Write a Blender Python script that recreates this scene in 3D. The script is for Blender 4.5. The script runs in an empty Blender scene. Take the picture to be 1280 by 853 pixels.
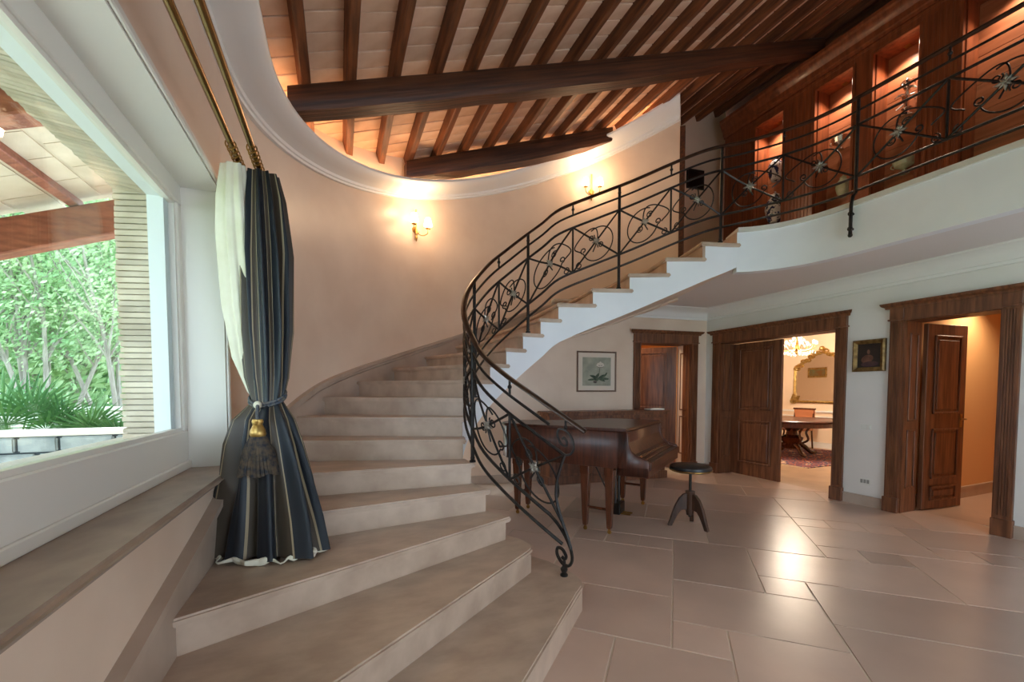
import bpy, bmesh, math, random
from mathutils import Vector, Matrix
random.seed(7)
PI = math.pi
sc = bpy.context.scene
COL = sc.collection

# ------------------------------------------------------------------ camera, sky, sun, exposure
F_PX, YAW, PITCH, CY_PX, EYE = 525.0, 0.3900, -0.0421, 509.6, 1.41
cam_d = bpy.data.cameras.new('camera')
cam = bpy.data.objects.new('camera', cam_d); COL.objects.link(cam)
cam.location = (0, 0, EYE)
cam.rotation_euler = (PI / 2 + PITCH, 0, -YAW)
cam_d.sensor_fit = 'HORIZONTAL'; cam_d.sensor_width = 36.0
cam_d.lens = F_PX / 1280 * 36.0
cam_d.shift_y = (CY_PX - 426.5) / 1280
cam_d.clip_start = 0.02; cam_d.clip_end = 300
sc.camera = cam

world = bpy.data.worlds.new('sky'); sc.world = world
world.use_nodes = True
wn = world.node_tree
bg = wn.nodes['Background']
bg.inputs['Color'].default_value = (0.71, 0.86, 1.0, 1)
bg.inputs['Strength'].default_value = 4.6

sun_d = bpy.data.lights.new('sun', 'SUN'); sun_d.energy = 3.2; sun_d.angle = 0.02
sun_d.color = (1.0, 0.95, 0.86)
sun = bpy.data.objects.new('sun', sun_d); COL.objects.link(sun)
sun.rotation_euler = (math.radians(-34), math.radians(-12), 0)      # from beyond the back of the house

sc.view_settings.view_transform = 'Standard'
sc.view_settings.look = 'None'
sc.view_settings.gamma = 1.0
sc.view_settings.use_curve_mapping = False
sc.view_settings.exposure = 0.36

# ------------------------------------------------------------------ helpers
def lin(c):
    c /= 255.0
    return c / 12.92 if c <= 0.04045 else ((c + 0.055) / 1.055) ** 2.4

def rgb(r, g, b):
    return (lin(r), lin(g), lin(b), 1)

def new_mat(name):
    m = bpy.data.materials.new(name); m.use_nodes = True
    return m, m.node_tree, m.node_tree.nodes['Principled BSDF']

def mat(name, c1, c2=None, rough=.5, metal=0.0, scale=4.0, stretch=(1, 1, 1), bump=0.0, bscale=None,
        spec=.5, emit=None, estr=0.0, obj_var=0.0, coat=0.0, trans=0.0, rvar=0.0, detail=6, ramp=(.35, .65), sheen=0.0):
    m, nt, b = new_mat(name)
    N, L = nt.nodes, nt.links
    b.inputs['Roughness'].default_value = rough
    b.inputs['Metallic'].default_value = metal
    b.inputs['Specular IOR Level'].default_value = spec
    b.inputs['Coat Weight'].default_value = coat
    b.inputs['Coat Roughness'].default_value = .12
    b.inputs['Transmission Weight'].default_value = trans
    b.inputs['Sheen Weight'].default_value = sheen
    if emit:
        b.inputs['Emission Color'].default_value = emit
        b.inputs['Emission Strength'].default_value = estr
    if c2 is None:
        b.inputs['Base Color'].default_value = c1
        if bump == 0 and obj_var == 0: return m
    tc = N.new('ShaderNodeTexCoord'); mp = N.new('ShaderNodeMapping')
    mp.inputs['Scale'].default_value = stretch
    L.new(tc.outputs['Object'], mp.inputs['Vector'])
    nz = N.new('ShaderNodeTexNoise'); nz.inputs['Scale'].default_value = scale; nz.inputs['Detail'].default_value = detail
    L.new(mp.outputs['Vector'], nz.inputs['Vector'])
    col = None
    if c2 is not None:
        rp = N.new('ShaderNodeValToRGB')
        rp.color_ramp.elements[0].position, rp.color_ramp.elements[1].position = ramp
        rp.color_ramp.elements[0].color = c1; rp.color_ramp.elements[1].color = c2
        L.new(nz.outputs['Fac'], rp.inputs['Fac']); col = rp.outputs['Color']
    if obj_var:
        oi = N.new('ShaderNodeObjectInfo')
        hs = N.new('ShaderNodeHueSaturation')
        mr = N.new('ShaderNodeMapRange'); mr.inputs['To Min'].default_value = 1 - obj_var; mr.inputs['To Max'].default_value = 1 + obj_var
        L.new(oi.outputs['Random'], mr.inputs['Value']); L.new(mr.outputs['Result'], hs.inputs['Value'])
        if col: L.new(col, hs.inputs['Color'])
        else: hs.inputs['Color'].default_value = c1
        col = hs.outputs['Color']
    if col: L.new(col, b.inputs['Base Color'])
    if rvar:
        mr2 = N.new('ShaderNodeMapRange'); mr2.inputs['To Min'].default_value = rough - rvar; mr2.inputs['To Max'].default_value = rough + rvar
        L.new(nz.outputs['Fac'], mr2.inputs['Value']); L.new(mr2.outputs['Result'], b.inputs['Roughness'])
    if bump:
        nb = nz
        if bscale:
            nb = N.new('ShaderNodeTexNoise'); nb.inputs['Scale'].default_value = bscale; nb.inputs['Detail'].default_value = 4
            L.new(mp.outputs['Vector'], nb.inputs['Vector'])
        bp = N.new('ShaderNodeBump'); bp.inputs['Strength'].default_value = bump; bp.inputs['Distance'].default_value = .02
        L.new(nb.outputs['Fac'], bp.inputs['Height']); L.new(bp.outputs['Normal'], b.inputs['Normal'])
    return m

M = {}
M['plaster'] = mat('plaster_warm', rgb(224, 198, 176), rgb(236, 213, 192), rough=.34, scale=1.6, bump=.05, bscale=9, rvar=.06)
M['plaster_cool'] = mat('plaster_pale', rgb(228, 224, 218), rgb(235, 231, 225), rough=.6, scale=1.5)
M['white'] = mat('white_paint', rgb(238, 236, 232), rough=.45)
M['white_frame'] = mat('white_lacquer', rgb(236, 230, 220), rough=.3)
M['fascia'] = mat('white_fascia', rgb(234, 235, 240), rgb(241, 242, 246), rough=.55, scale=2)
M['ceil_low'] = mat('low_ceiling_paint', rgb(232, 226, 224), rough=.7)
M['stone'] = mat('stair_limestone', rgb(180, 154, 134), rgb(203, 178, 157), rough=.34, scale=5, bump=.06, bscale=20, obj_var=.04, stretch=(1, 1.6, 1), rvar=.08)
M['sill'] = mat('dimmed_sill_stone', rgb(146, 124, 109), rgb(168, 145, 128), rough=.42, scale=5, stretch=(1.6, 1, 1))  # stone darkened in its colour to stand in for dimmer light on the sill
M['skirt'] = mat('skirting_stone', rgb(176, 155, 138), rgb(192, 171, 154), rough=.4, scale=4)
M['tile'] = mat('floor_limestone', rgb(192, 163, 146), rgb(210, 181, 163), rough=.29, scale=2.2, bump=.03, bscale=10, obj_var=.17, rvar=.02, ramp=(.2, .8))
M['grout'] = mat('floor_grout', rgb(216, 198, 180), rough=.6)
M['wood_door'] = mat('door_walnut', rgb(92, 53, 33), rgb(134, 84, 54), rough=.44, scale=5, stretch=(6, 6, .5), coat=.06)
M['wood_cab'] = mat('cabinet_cherry', rgb(112, 58, 33), rgb(146, 80, 47), rough=.35, scale=4, stretch=(5, 5, .5), coat=.2)
M['wood_back'] = mat('niche_board', rgb(160, 96, 64), rgb(182, 114, 80), rough=.4, scale=4, stretch=(5, .6, 5), obj_var=.08)
M['beam'] = mat('beam_chestnut', rgb(56, 30, 18), rgb(98, 56, 32), rough=.55, scale=4, stretch=(.35, 9, 9), bump=.35, bscale=7, detail=9)
_nt = M['beam'].node_tree                        # turn the grain along the pitch of the roof
_tc = [n for n in _nt.nodes if n.type == 'TEX_COORD'][0]; _mp = [n for n in _nt.nodes if n.type == 'MAPPING'][0]
_pre = _nt.nodes.new('ShaderNodeMapping'); _pre.inputs['Rotation'].default_value = (0, .35, 0)
_nt.links.new(_tc.outputs['Object'], _pre.inputs['Vector']); _nt.links.new(_pre.outputs['Vector'], _mp.inputs['Vector'])
M['rafter'] = mat('rafter_chestnut', rgb(82, 45, 24), rgb(128, 74, 40), rough=.6, scale=5, stretch=(6, .6, 6), bump=.3, obj_var=.15)
M['cotto'] = mat('ceiling_terracotta', rgb(214, 170, 138), rgb(232, 194, 164), rough=.8, scale=4, obj_var=.09, bump=.1)
M['iron'] = mat('wrought_iron', rgb(34, 30, 30), rgb(52, 47, 44), rough=.42, metal=.55, scale=30, bump=.15)
M['handrail'] = mat('handrail_bronze', rgb(58, 42, 34), rgb(78, 58, 46), rough=.3, metal=.5, scale=14)
M['pewter'] = mat('pewter', rgb(150, 146, 138), rgb(190, 186, 176), rough=.35, metal=.8, scale=30)
M['brass'] = mat('old_brass', rgb(150, 112, 58), rgb(188, 150, 84), rough=.28, metal=.95, scale=12)
M['brass_rod'] = mat('brass_rod', rgb(150, 122, 76), rough=.25, metal=.9)
M['gold'] = mat('gilt', rgb(160, 122, 60), rgb(212, 176, 104), rough=.35, metal=.75, scale=20, bump=.3)
M['piano'] = mat('piano_mahogany', rgb(62, 30, 20), rgb(92, 48, 32), rough=.36, scale=5, stretch=(6, 6, .6), coat=.18)
M['stool_wood'] = mat('stool_wood', rgb(58, 38, 28), rgb(84, 56, 42), rough=.35, scale=6, stretch=(4, 4, 1))
M['edge'] = mat('lit_edge_stone', rgb(206, 200, 190), rgb(218, 212, 202), rough=.4, scale=4)  # stair stone paled to stand in for the stronger light at the gallery edge
M['piano_leg'] = mat('piano_leg_mahogany', rgb(78, 40, 24), rgb(104, 56, 34), rough=.25, scale=5, stretch=(6, 6, 1), coat=.4)
M['black'] = mat('black_leather', rgb(22, 20, 22), rough=.38)
M['dark'] = mat('dark_metal', rgb(40, 34, 30), rough=.4, metal=.5)
M['shade'] = mat('lamp_shade_glow', rgb(255, 240, 220), rough=.6, emit=(1, .80, .55, 1), estr=2.4)
M['cotton'] = mat('cream_lining', rgb(226, 220, 198), rgb(236, 230, 212), rough=.85, scale=8, sheen=.2)
M['candle'] = mat('ivory_candle', rgb(240, 228, 204), rough=.5)
M['mount'] = mat('picture_mount', rgb(226, 212, 196), rough=.8)
M['frame_grey'] = mat('picture_frame_wood', rgb(118, 92, 78), rgb(140, 112, 96), rough=.45, scale=12)
M['plate'] = mat('switch_plate', rgb(228, 226, 218), rough=.4)
M['socket'] = mat('socket_grey', rgb(150, 148, 142), rough=.5)
M['rug_edge'] = mat('rug_fringe', rgb(196, 176, 150), rough=.95)
M['parquet'] = mat('dining_floor', rgb(186, 152, 120), rgb(204, 172, 140), rough=.28, scale=3)
M['cream_wall'] = mat('dining_wall', rgb(240, 214, 184), rough=.7)
M['corr_wall'] = mat('corridor_wall', rgb(226, 176, 122), rough=.7)
M['mirror'] = mat('mirror_silver', (.9, .9, .9, 1), rough=.02, metal=1.0)
M['crystal'] = mat('crystal', (1, .98, .95, 1), rough=.05, trans=.6, emit=(1, .85, .6, 1), estr=.35)  # faint glow put into the crystals for the sparkle of the bulbs
M['bulb'] = mat('bulb', (1, .9, .7, 1), emit=(1, .82, .55, 1), estr=18)
M['chair_fabric'] = mat('chair_tan_leather', rgb(190, 120, 80), rough=.5)
M['china'] = mat('china_white', rgb(226, 228, 232), rgb(40, 52, 96), rough=.15, scale=18, ramp=(.5, .54))
M['celadon'] = mat('celadon', rgb(168, 184, 150), rgb(200, 206, 184), rough=.2, scale=10)
M['silver'] = mat('silver', (.8, .78, .74, 1), rough=.18, metal=1.0)
M['paper'] = mat('paper', rgb(236, 232, 224), rough=.8)
M['brick'] = mat('pale_brick', rgb(190, 172, 150), rgb(216, 200, 180), rough=.85, scale=6, obj_var=.14, bump=.3)
M['mortar'] = mat('brick_mortar', rgb(178, 164, 146), rough=.95)
M['ext_white'] = mat('exterior_white', rgb(240, 242, 242), rough=.7)
M['porch_wood'] = mat('porch_beam_wood', rgb(126, 66, 46), rgb(160, 92, 66), rough=.6, scale=5, stretch=(1, 4, 4))
M['porch_tile'] = mat('porch_tile', rgb(206, 186, 160), rgb(226, 208, 184), rough=.85, scale=3, obj_var=.08)
M['grey_stone'] = mat('garden_stone', rgb(138, 146, 146), rgb(176, 182, 180), rough=.85, scale=5, obj_var=.12, bump=.4)
M['cap_stone'] = mat('cap_stone', rgb(232, 226, 214), rough=.8)
M['lawn'] = mat('lawn_ground', rgb(120, 146, 84), rgb(160, 178, 120), rough=.95, scale=3)
M['bark'] = mat('pale_bark', rgb(142, 134, 124), rgb(178, 170, 158), rough=.9, scale=9, stretch=(1, 1, .3), bump=.3)
M['palm'] = mat('palm_leaf', rgb(70, 116, 66), rgb(110, 152, 90), rough=.5, scale=3)

def leaf_mat(name, a, b):
    m, nt, bs = new_mat(name)
    N, L = nt.nodes, nt.links
    tc = N.new('ShaderNodeTexCoord'); nz = N.new('ShaderNodeTexNoise'); nz.inputs['Scale'].default_value = 1.4
    rp = N.new('ShaderNodeValToRGB'); rp.color_ramp.elements[0].color = a; rp.color_ramp.elements[1].color = b
    rp.color_ramp.elements[0].position = .35; rp.color_ramp.elements[1].position = .65
    L.new(tc.outputs['Object'], nz.inputs['Vector']); L.new(nz.outputs['Fac'], rp.inputs['Fac'])
    tr = N.new('ShaderNodeBsdfTranslucent'); mx = N.new('ShaderNodeMixShader'); mx.inputs['Fac'].default_value = .45
    L.new(rp.outputs['Color'], bs.inputs['Base Color']); L.new(rp.outputs['Color'], tr.inputs['Color'])
    bs.inputs['Roughness'].default_value = .6
    out = N['Material Output']
    L.new(bs.outputs['BSDF'], mx.inputs[1]); L.new(tr.outputs['BSDF'], mx.inputs[2]); L.new(mx.outputs['Shader'], out.inputs['Surface'])
    return m
M['leaf'] = leaf_mat('tree_leaf', rgb(146, 186, 132), rgb(214, 232, 186))
M['leaf_dark'] = leaf_mat('dark_leaf', rgb(88, 140, 116), rgb(150, 196, 160))

def glass_mat():
    m = bpy.data.materials.new('window_glass'); m.use_nodes = True
    nt = m.node_tree; N, L = nt.nodes, nt.links
    N.remove(N['Principled BSDF'])
    t = N.new('ShaderNodeBsdfTransparent'); t.inputs['Color'].default_value = (.93, .97, .98, 1)
    g = N.new('ShaderNodeBsdfGlossy'); g.inputs['Roughness'].default_value = .0
    lw = N.new('ShaderNodeLayerWeight'); lw.inputs['Blend'].default_value = .5
    mx = N.new('ShaderNodeMixShader')
    pw = N.new('ShaderNodeMath'); pw.operation = 'POWER'; pw.inputs[1].default_value = 4.0
    mul = N.new('ShaderNodeMath'); mul.operation = 'MULTIPLY_ADD'; mul.inputs[1].default_value = .28; mul.inputs[2].default_value = .03
    L.new(lw.outputs['Facing'], pw.inputs[0]); L.new(pw.outputs['Value'], mul.inputs[0]); L.new(mul.outputs['Value'], mx.inputs['Fac'])
    L.new(t.outputs['BSDF'], mx.inputs[1]); L.new(g.outputs['BSDF'], mx.inputs[2])
    L.new(mx.outputs['Shader'], N['Material Output'].inputs['Surface'])
    return m
M['glass'] = glass_mat()

def stripe_mat():
    m, nt, b = new_mat('striped_drape')
    N, L = nt.nodes, nt.links
    uv = N.new('ShaderNodeUVMap'); uv.uv_map = 'uv'
    sp = N.new('ShaderNodeSeparateXYZ'); L.new(uv.outputs['UV'], sp.inputs['Vector'])
    fr = N.new('ShaderNodeMath'); fr.operation = 'FRACT'; L.new(sp.outputs['X'], fr.inputs[0])
    rp = N.new('ShaderNodeValToRGB'); cr = rp.color_ramp; cr.interpolation = 'CONSTANT'
    navy, taupe, cream = rgb(13, 21, 32), rgb(66, 55, 43), rgb(158, 140, 111)
    cr.elements[0].position = 0; cr.elements[0].color = navy
    cr.elements[1].position = .48; cr.elements[1].color = cream
    for p, c in ((.515, taupe), (.80, cream), (.835, navy)):
        e = cr.elements.new(p); e.color = c
    L.new(fr.outputs['Value'], rp.inputs['Fac']); L.new(rp.outputs['Color'], b.inputs['Base Color'])
    b.inputs['Roughness'].default_value = .5; b.inputs['Sheen Weight'].default_value = .08
    return m
M['drape'] = stripe_mat()

def rug_mat():
    m, nt, b = new_mat('persian_rug')
    N, L = nt.nodes, nt.links
    tc = N.new('ShaderNodeTexCoord')
    v = N.new('ShaderNodeTexVoronoi'); v.inputs['Scale'].default_value = 7
    L.new(tc.outputs['Object'], v.inputs['Vector'])
    rp = N.new('ShaderNodeValToRGB'); rp.color_ramp.interpolation = 'CONSTANT'
    cols = [(0, rgb(120, 40, 34)), (.22, rgb(40, 44, 80)), (.4, rgb(168, 92, 70)), (.55, rgb(74, 60, 84)), (.75, rgb(196, 160, 130))]
    rp.color_ramp.elements[0].color = cols[0][1]; rp.color_ramp.elements[1].position = cols[1][0]; rp.color_ramp.elements[1].color = cols[1][1]
    for p, c in cols[2:]:
        e = rp.color_ramp.elements.new(p); e.color = c
    L.new(v.outputs['Distance'], rp.inputs['Fac']); L.new(rp.outputs['Color'], b.inputs['Base Color'])
    b.inputs['Roughness'].default_value = .95
    return m
M['rug'] = rug_mat()

def link(o, parent=None):
    COL.objects.link(o)
    if parent is not None:
        o.parent = parent
        o.matrix_parent_inverse = Matrix.Translation(-parent.location) if parent.type == 'EMPTY' else Matrix.Identity(4)
    return o

def empty(name, loc, label=None, cat=None, group=None, kind=None):
    o = bpy.data.objects.new(name, None); o.location = loc; o.empty_display_size = .1
    COL.objects.link(o)
    return tag(o, label, cat, group, kind)

def tag(o, label=None, cat=None, group=None, kind=None):
    if label: o['label'] = label
    if cat: o['category'] = cat
    if group: o['group'] = group
    if kind: o['kind'] = kind
    return o

class MB:
    """collects shapes into one mesh"""
    def __init__(s): s.v, s.f, s.uv = [], [], []
    def add(s, vs, fs):
        n = len(s.v); s.v += [tuple(p) for p in vs]; s.f += [tuple(i + n for i in f) for f in fs]; return s
    def box(s, a, b):
        x0, y0, z0 = a; x1, y1, z1 = b
        return s.add([(x0, y0, z0), (x1, y0, z0), (x1, y1, z0), (x0, y1, z0), (x0, y0, z1), (x1, y0, z1), (x1, y1, z1), (x0, y1, z1)],
                     [(0, 3, 2, 1), (4, 5, 6, 7), (0, 1, 5, 4), (1, 2, 6, 5), (2, 3, 7, 6), (3, 0, 4, 7)])
    def obox(s, o, ax, ay, az, a, b):
        """box a..b in the frame (o; ax, ay, az)"""
        o = Vector(o); ax, ay, az = Vector(ax), Vector(ay), Vector(az)
        m = MB().box(a, b)
        return s.add([o + ax * p[0] + ay * p[1] + az * p[2] for p in m.v], m.f)
    def prism(s, poly, z0, z1):
        n = len(poly)
        vs = [(p[0], p[1], z0) for p in poly] + [(p[0], p[1], z1) for p in poly]
        return s.add(vs, [tuple(range(n))[::-1], tuple(range(n, 2 * n))] + [(i, (i + 1) % n, n + (i + 1) % n, n + i) for i in range(n)])
    def loft(s, rings, closed=True, caps=True):
        n = len(rings[0]); vs = [p for r_ in rings for p in r_]; fs = []
        m = n if closed else n - 1
        for k in range(len(rings) - 1):
            for i in range(m):
                j = (i + 1) % n
                fs.append((k * n + i, k * n + j, (k + 1) * n + j, (k + 1) * n + i))
        if caps and closed:
            fs.append(tuple(range(n))[::-1]); fs.append(tuple((len(rings) - 1) * n + i for i in range(n)))
        return s.add(vs, fs)
    def lathe(s, prof, c=(0, 0, 0), n=16, axis=(0, 0, 1)):
        c = Vector(c); q = Vector((0, 0, 1)).rotation_difference(Vector(axis).normalized())
        rings = [[c + q @ Vector((r_ * math.cos(2 * PI * i / n), r_ * math.sin(2 * PI * i / n), z)) for i in range(n)] for r_, z in prof]
        return s.loft(rings)
    def tube(s, pts, rad, n=8, closed=False, flat=1.0):
        pts = [Vector(p) for p in pts]; N_ = len(pts); rings = []
        up = Vector((0, 0, 1))
        for i, p in enumerate(pts):
            a = pts[(i - 1) % N_] if (closed or i > 0) else p
            b = pts[(i + 1) % N_] if (closed or i < N_ - 1) else p
            t = (b - a); t = t.normalized() if t.length > 1e-9 else Vector((0, 0, 1))
            if i == 0:
                x = up.cross(t)
                if x.length < .05: x = Vector((1, 0, 0)).cross(t)
                x.normalize()
            else:
                x = x - t * x.dot(t)
                if x.length < 1e-6: x = up.cross(t)
                x.normalize()
            y = t.cross(x)
            r_ = rad(i / max(1, N_ - 1)) if callable(rad) else rad
            rings.append([p + x * r_ * math.cos(2 * PI * k / n) + y * r_ * flat * math.sin(2 * PI * k / n) for k in range(n)])
        if closed: rings.append(rings[0])
        return s.loft(rings, caps=not closed)
    def ball(s, c, r_, n=10, sz=1.0):
        return s.lathe([(max(1e-4, r_ * math.sin(PI * k / 6)), -r_ * sz * math.cos(PI * k / 6)) for k in range(7)], c, n)
    def build(s, name, m, parent=None, smooth=True, bevel=0, seg=1, angle=35):
        me = bpy.data.meshes.new(name); me.from_pydata([tuple(p) for p in s.v], [], s.f); me.update()
        bm = bmesh.new(); bm.from_mesh(me)
        bmesh.ops.recalc_face_normals(bm, faces=bm.faces)
        if bevel:
            ed = [e for e in bm.edges if len(e.link_faces) == 2 and e.calc_face_angle(0) > math.radians(30)]
            bmesh.ops.bevel(bm, geom=ed, offset=bevel, segments=seg, affect='EDGES', clamp_overlap=True)
        bm.to_mesh(me); bm.free()
        if smooth:
            me.shade_smooth(); me.set_sharp_from_angle(angle=math.radians(angle))
        me.materials.append(M[m] if isinstance(m, str) else m)
        o = bpy.data.objects.new(name, me)
        return link(o, parent)

def instance(src, parent, loc=None, name=None):
    """another object that shares the mesh of src"""
    o = bpy.data.objects.new(name or src.name.split('.')[0], src.data)
    link(o, parent)
    if loc is not None: o.location = loc
    return o

def copy_tree(o, parent=None, delta=None):
    c = o.copy(); COL.objects.link(c)
    if parent is not None:
        c.parent = parent
    if delta is not None: c.location = Vector(o.location) + Vector(delta)
    for ch in list(o.children): copy_tree(ch, c)
    return c

def catmull(P, k=8):
    out = []
    P = [Vector(p) for p in P]
    for i in range(len(P) - 1):
        p0 = P[i - 1] if i else P[0] * 2 - P[1]
        p1, p2 = P[i], P[i + 1]
        p3 = P[i + 2] if i + 2 < len(P) else P[-1] * 2 - P[-2]
        for j in range(k):
            t = j / k
            out.append(.5 * ((2 * p1) + (p2 - p0) * t + (2 * p0 - 5 * p1 + 4 * p2 - p3) * t * t + (3 * p1 - p0 - 3 * p2 + p3) * t ** 3))
    out.append(P[-1]); return out

# ------------------------------------------------------------------ plan of the place
RISE = .167; NST = 19
Z_UP = NST * RISE; Z_CEIL = 2.77
XW, XR, WT = -.65, 5.90, .30                       # window wall, hall wall, its thickness
EC, EA, EB = (2.35, 3.0), 3.0, 2.78               # curved stair wall
def back_y(x): return 5.65 + .116 * (4.49 - x)     # back wall under the gallery
I_ = [(1.40, 2.247), (1.171, 2.536), (1.09, 2.77), (.998, 2.945), (.95, 3.16), (.94, 3.36), (.985, 3.55), (1.075, 3.71), (1.215, 3.84),
      (1.385, 3.94), (1.585, 4.01), (1.79, 4.05), (2.0, 4.06), (2.2, 4.035), (2.56, 3.92), (2.95, 3.80), (3.31, 3.635), (3.67, 3.49), (4.05, 3.38)]
O_ = [(XW, .33), (XW, 1.217), (XW, 2.026), (XW, 2.74), (-.64, 3.225), (-.53, 3.82), (-.37, 4.18), (-.16, 4.52), (.18, 4.92), (.6, 5.26), (1.04, 5.50), (1.5, 5.67),
      (1.95, 5.75), (2.4, 5.78), (2.88, 5.74), (3.38, 5.61), (3.84, 5.41), (4.22, 5.17), (4.6, 4.84)]
BAL = [(4.28, 3.20), (4.42, 2.97), (4.48, 2.75), (4.50, 2.50), (4.50, 2.0), (4.50, 1.4), (4.50, .7), (4.50, 0), (4.5, -.8), (4.5, -1.6), (4.5, -2.5)]
KS = 8
IN = catmull([(x, y, 0) for x, y in I_ + BAL], KS)
OUT = catmull([(x, y, 0) for x, y in O_], KS)
def samp(A, t):
    f = (t - 1) * KS; f = min(max(f, 0), len(A) - 1.001); i = int(f); return A[i].lerp(A[i + 1], f - i)
def inner(t): return samp(IN, t)
def outer(t): return samp(OUT, t)
def wall_path():
    pts = [Vector((XW, y, 0)) for y in (-2.6, -1.5, -.5, .5, 1.5, 2.4, 2.8)]
    a0, a1 = PI, math.atan2((4.84 - EC[1]) / EB, (4.62 - EC[0]) / EA)
    for k in range(61):
        a = a0 + (a1 - a0) * k / 60
        pts.append(Vector((EC[0] + EA * math.cos(a), EC[1] + EB * math.sin(a), 0)))
    return pts
WP = wall_path()
def nrm2(pts, i):
    a = pts[max(0, i - 1)]; b = pts[min(len(pts) - 1, i + 1)]
    t = (b - a).normalized(); return Vector((t.y, -t.x, 0))     # towards the room for WP
ROOF0, ROOFK = 3.85, .365
def roof_z(x): return ROOF0 + ROOFK * x           # underside of the rafters
def soffit(t): return max(0.0, t * RISE - .42)

# ------------------------------------------------------------------ floor
R45 = Vector((math.cos(PI * .2575), math.sin(PI * .2575), 0)); Q45 = Vector((-R45.y, R45.x, 0))
fl = MB().box((-1.0, -2.6, -.10), (XR + WT, 6.3, -.004)).build('floor', 'grout'); tag(fl, kind='structure', label='large limestone slabs laid on the diagonal')
U = .30; occ = {}
def fit(i, j, w, h): return all((i + a, j + b) not in occ for a in range(w) for b in range(h))
tiles = []
for j in range(-16, 24):
    for i in range(-4, 34):
        if (i, j) in occ: continue
        opts = [(2, 2), (3, 2), (2, 3), (4, 3), (3, 4), (2, 1), (3, 3), (3, 2), (4, 2), (2, 4), (4, 3)]
        random.shuffle(opts); opts.append((1, 1))
        for w, h in opts:
            if fit(i, j, w, h): break
        for a in range(w):
            for b in range(h): occ[(i + a, j + b)] = 1
        tiles.append((i, j, w, h))
FM = .018
for i, j, w, h in tiles:
    c = R45 * (i + w / 2) * U + Q45 * (j + h / 2) * U
    if not (-.2 < c.x < 6.3 and -.4 < c.y < 5.6): continue
    if c.x < .3 and c.y > .8: continue
    g = .0045
    corners = [R45 * (i * U + g if a == 0 else (i + w) * U - g) + Q45 * (j * U + g if b == 0 else (j + h) * U - g) for a, b in ((0, 0), (1, 0), (1, 1), (0, 1))]
    # clip to the hall
    poly = [Vector((p.x, p.y, 0)) for p in corners]
    for ax, lim, sgn in ((0, XR + WT, 1), (1, 5.95, 1)):
        outp = []
        for k in range(len(poly)):
            p, q = poly[k], poly[(k + 1) % len(poly)]
            pin, qin = (p[ax] - lim) * sgn <= 0, (q[ax] - lim) * sgn <= 0
            if pin: outp.append(p)
            if pin != qin: outp.append(p.lerp(q, (lim - p[ax]) / (q[ax] - p[ax])))
        poly = outp
    if len(poly) < 3: continue
    o = MB().prism([(p.x - c.x, p.y - c.y) for p in poly], -.03, random.uniform(-.0006, .0004)).build('floor_tile', 'tile', None, bevel=.0025)
    o.location = (c.x, c.y, 0); o.parent = fl

# ------------------------------------------------------------------ staircase
st = empty('staircase', (1.2, 2.9, 0), 'curved limestone staircase rising along the rounded wall', 'staircase')
W_ = lambda t, w: inner(t).lerp(outer(t), w)
for n in range(1, NST):
    z = n * RISE
    i0, o0 = inner(n), outer(n)
    d = (o0 - i0).normalized(); nf = Vector((-d.y, d.x, 0))
    if nf.dot(inner(n + 1) - i0) > 0: nf = -nf           # nf points down the stair
    poly = []
    ov = -.03
    if n == 1:
        poly += [Vector(p + (0,)) for p in [(1.34, 2.19), (1.41, 2.25), (1.45, 2.33), (1.455, 2.42), (1.43, 2.54), (1.39, 2.68), (1.30, 2.84), (1.16, 2.93), (1.0, 2.95)]]
    elif n == 2:
        poly += [Vector(p + (0,)) for p in [(1.15, 2.51), (1.20, 2.555), (1.225, 2.62), (1.215, 2.70), (1.17, 2.80), (1.10, 2.88), (1.0, 2.90)]]
    else:
        e = (i0 - o0).normalized()
        poly.append(i0 + e * .03 + nf * .03)
        for k in range(0, 9):
            t = n + k / 8 * 1.0
            ii, oo = inner(t), outer(t); poly.append(ii + (ii - oo).normalized() * .03)
        ee = inner(n + 1) + (inner(n + 1) - inner(n)).normalized() * .035
        poly.append(ee + (inner(n + 1) - outer(n + 1)).normalized() * .03)
    b1 = inner(n + 1.12).lerp(outer(n + 1.12), .1) if n > 2 else inner(n + 1.2).lerp(outer(n + 1.2), .1)
    poly.append(b1)
    for k in range(6, -1, -1):
        poly.append(outer(n + 1.06 * k / 6))
    poly.append(o0 + nf * .03)
    if n <= 2: poly.append((o0 + nf * .03).lerp(poly[0], .5))
    MB().prism(poly, z - .038, z).build('tread', 'stone', st, bevel=.010, seg=2)
for n in range(1, NST + 1):
    i0, o0 = inner(n), outer(n)
    d = (o0 - i0).normalized(); nf = Vector((-d.y, d.x, 0))
    if nf.dot(inner(min(n + 1, 19.5)) - i0) > 0: nf = -nf
    a = i0 if n > 2 else i0 - d * .02
    p = [a, o0, o0 - nf * .03, a - nf * .03]
    MB().prism(p, (n - 1) * RISE, n * RISE - .038).build('riser', 'stone', st, smooth=False)
# rounded fronts of the two lowest steps
for nm, pts, z0 in (('curtail_step', [(1.36, 2.23), (1.41, 2.29), (1.425, 2.38), (1.41, 2.52), (1.36, 2.68), (1.28, 2.81), (1.15, 2.90), (1.0, 2.92), (.7, 2.5), (.9, 1.95)], 0),
                    ('curtail_step', [(1.15, 2.54), (1.18, 2.58), (1.195, 2.63), (1.185, 2.70), (1.14, 2.79), (1.07, 2.86), (.95, 2.88), (.8, 2.6), (.9, 2.4)], RISE)):
    MB().prism(pts, z0, z0 + RISE - .038).build(nm, 'stone', st)
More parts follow.
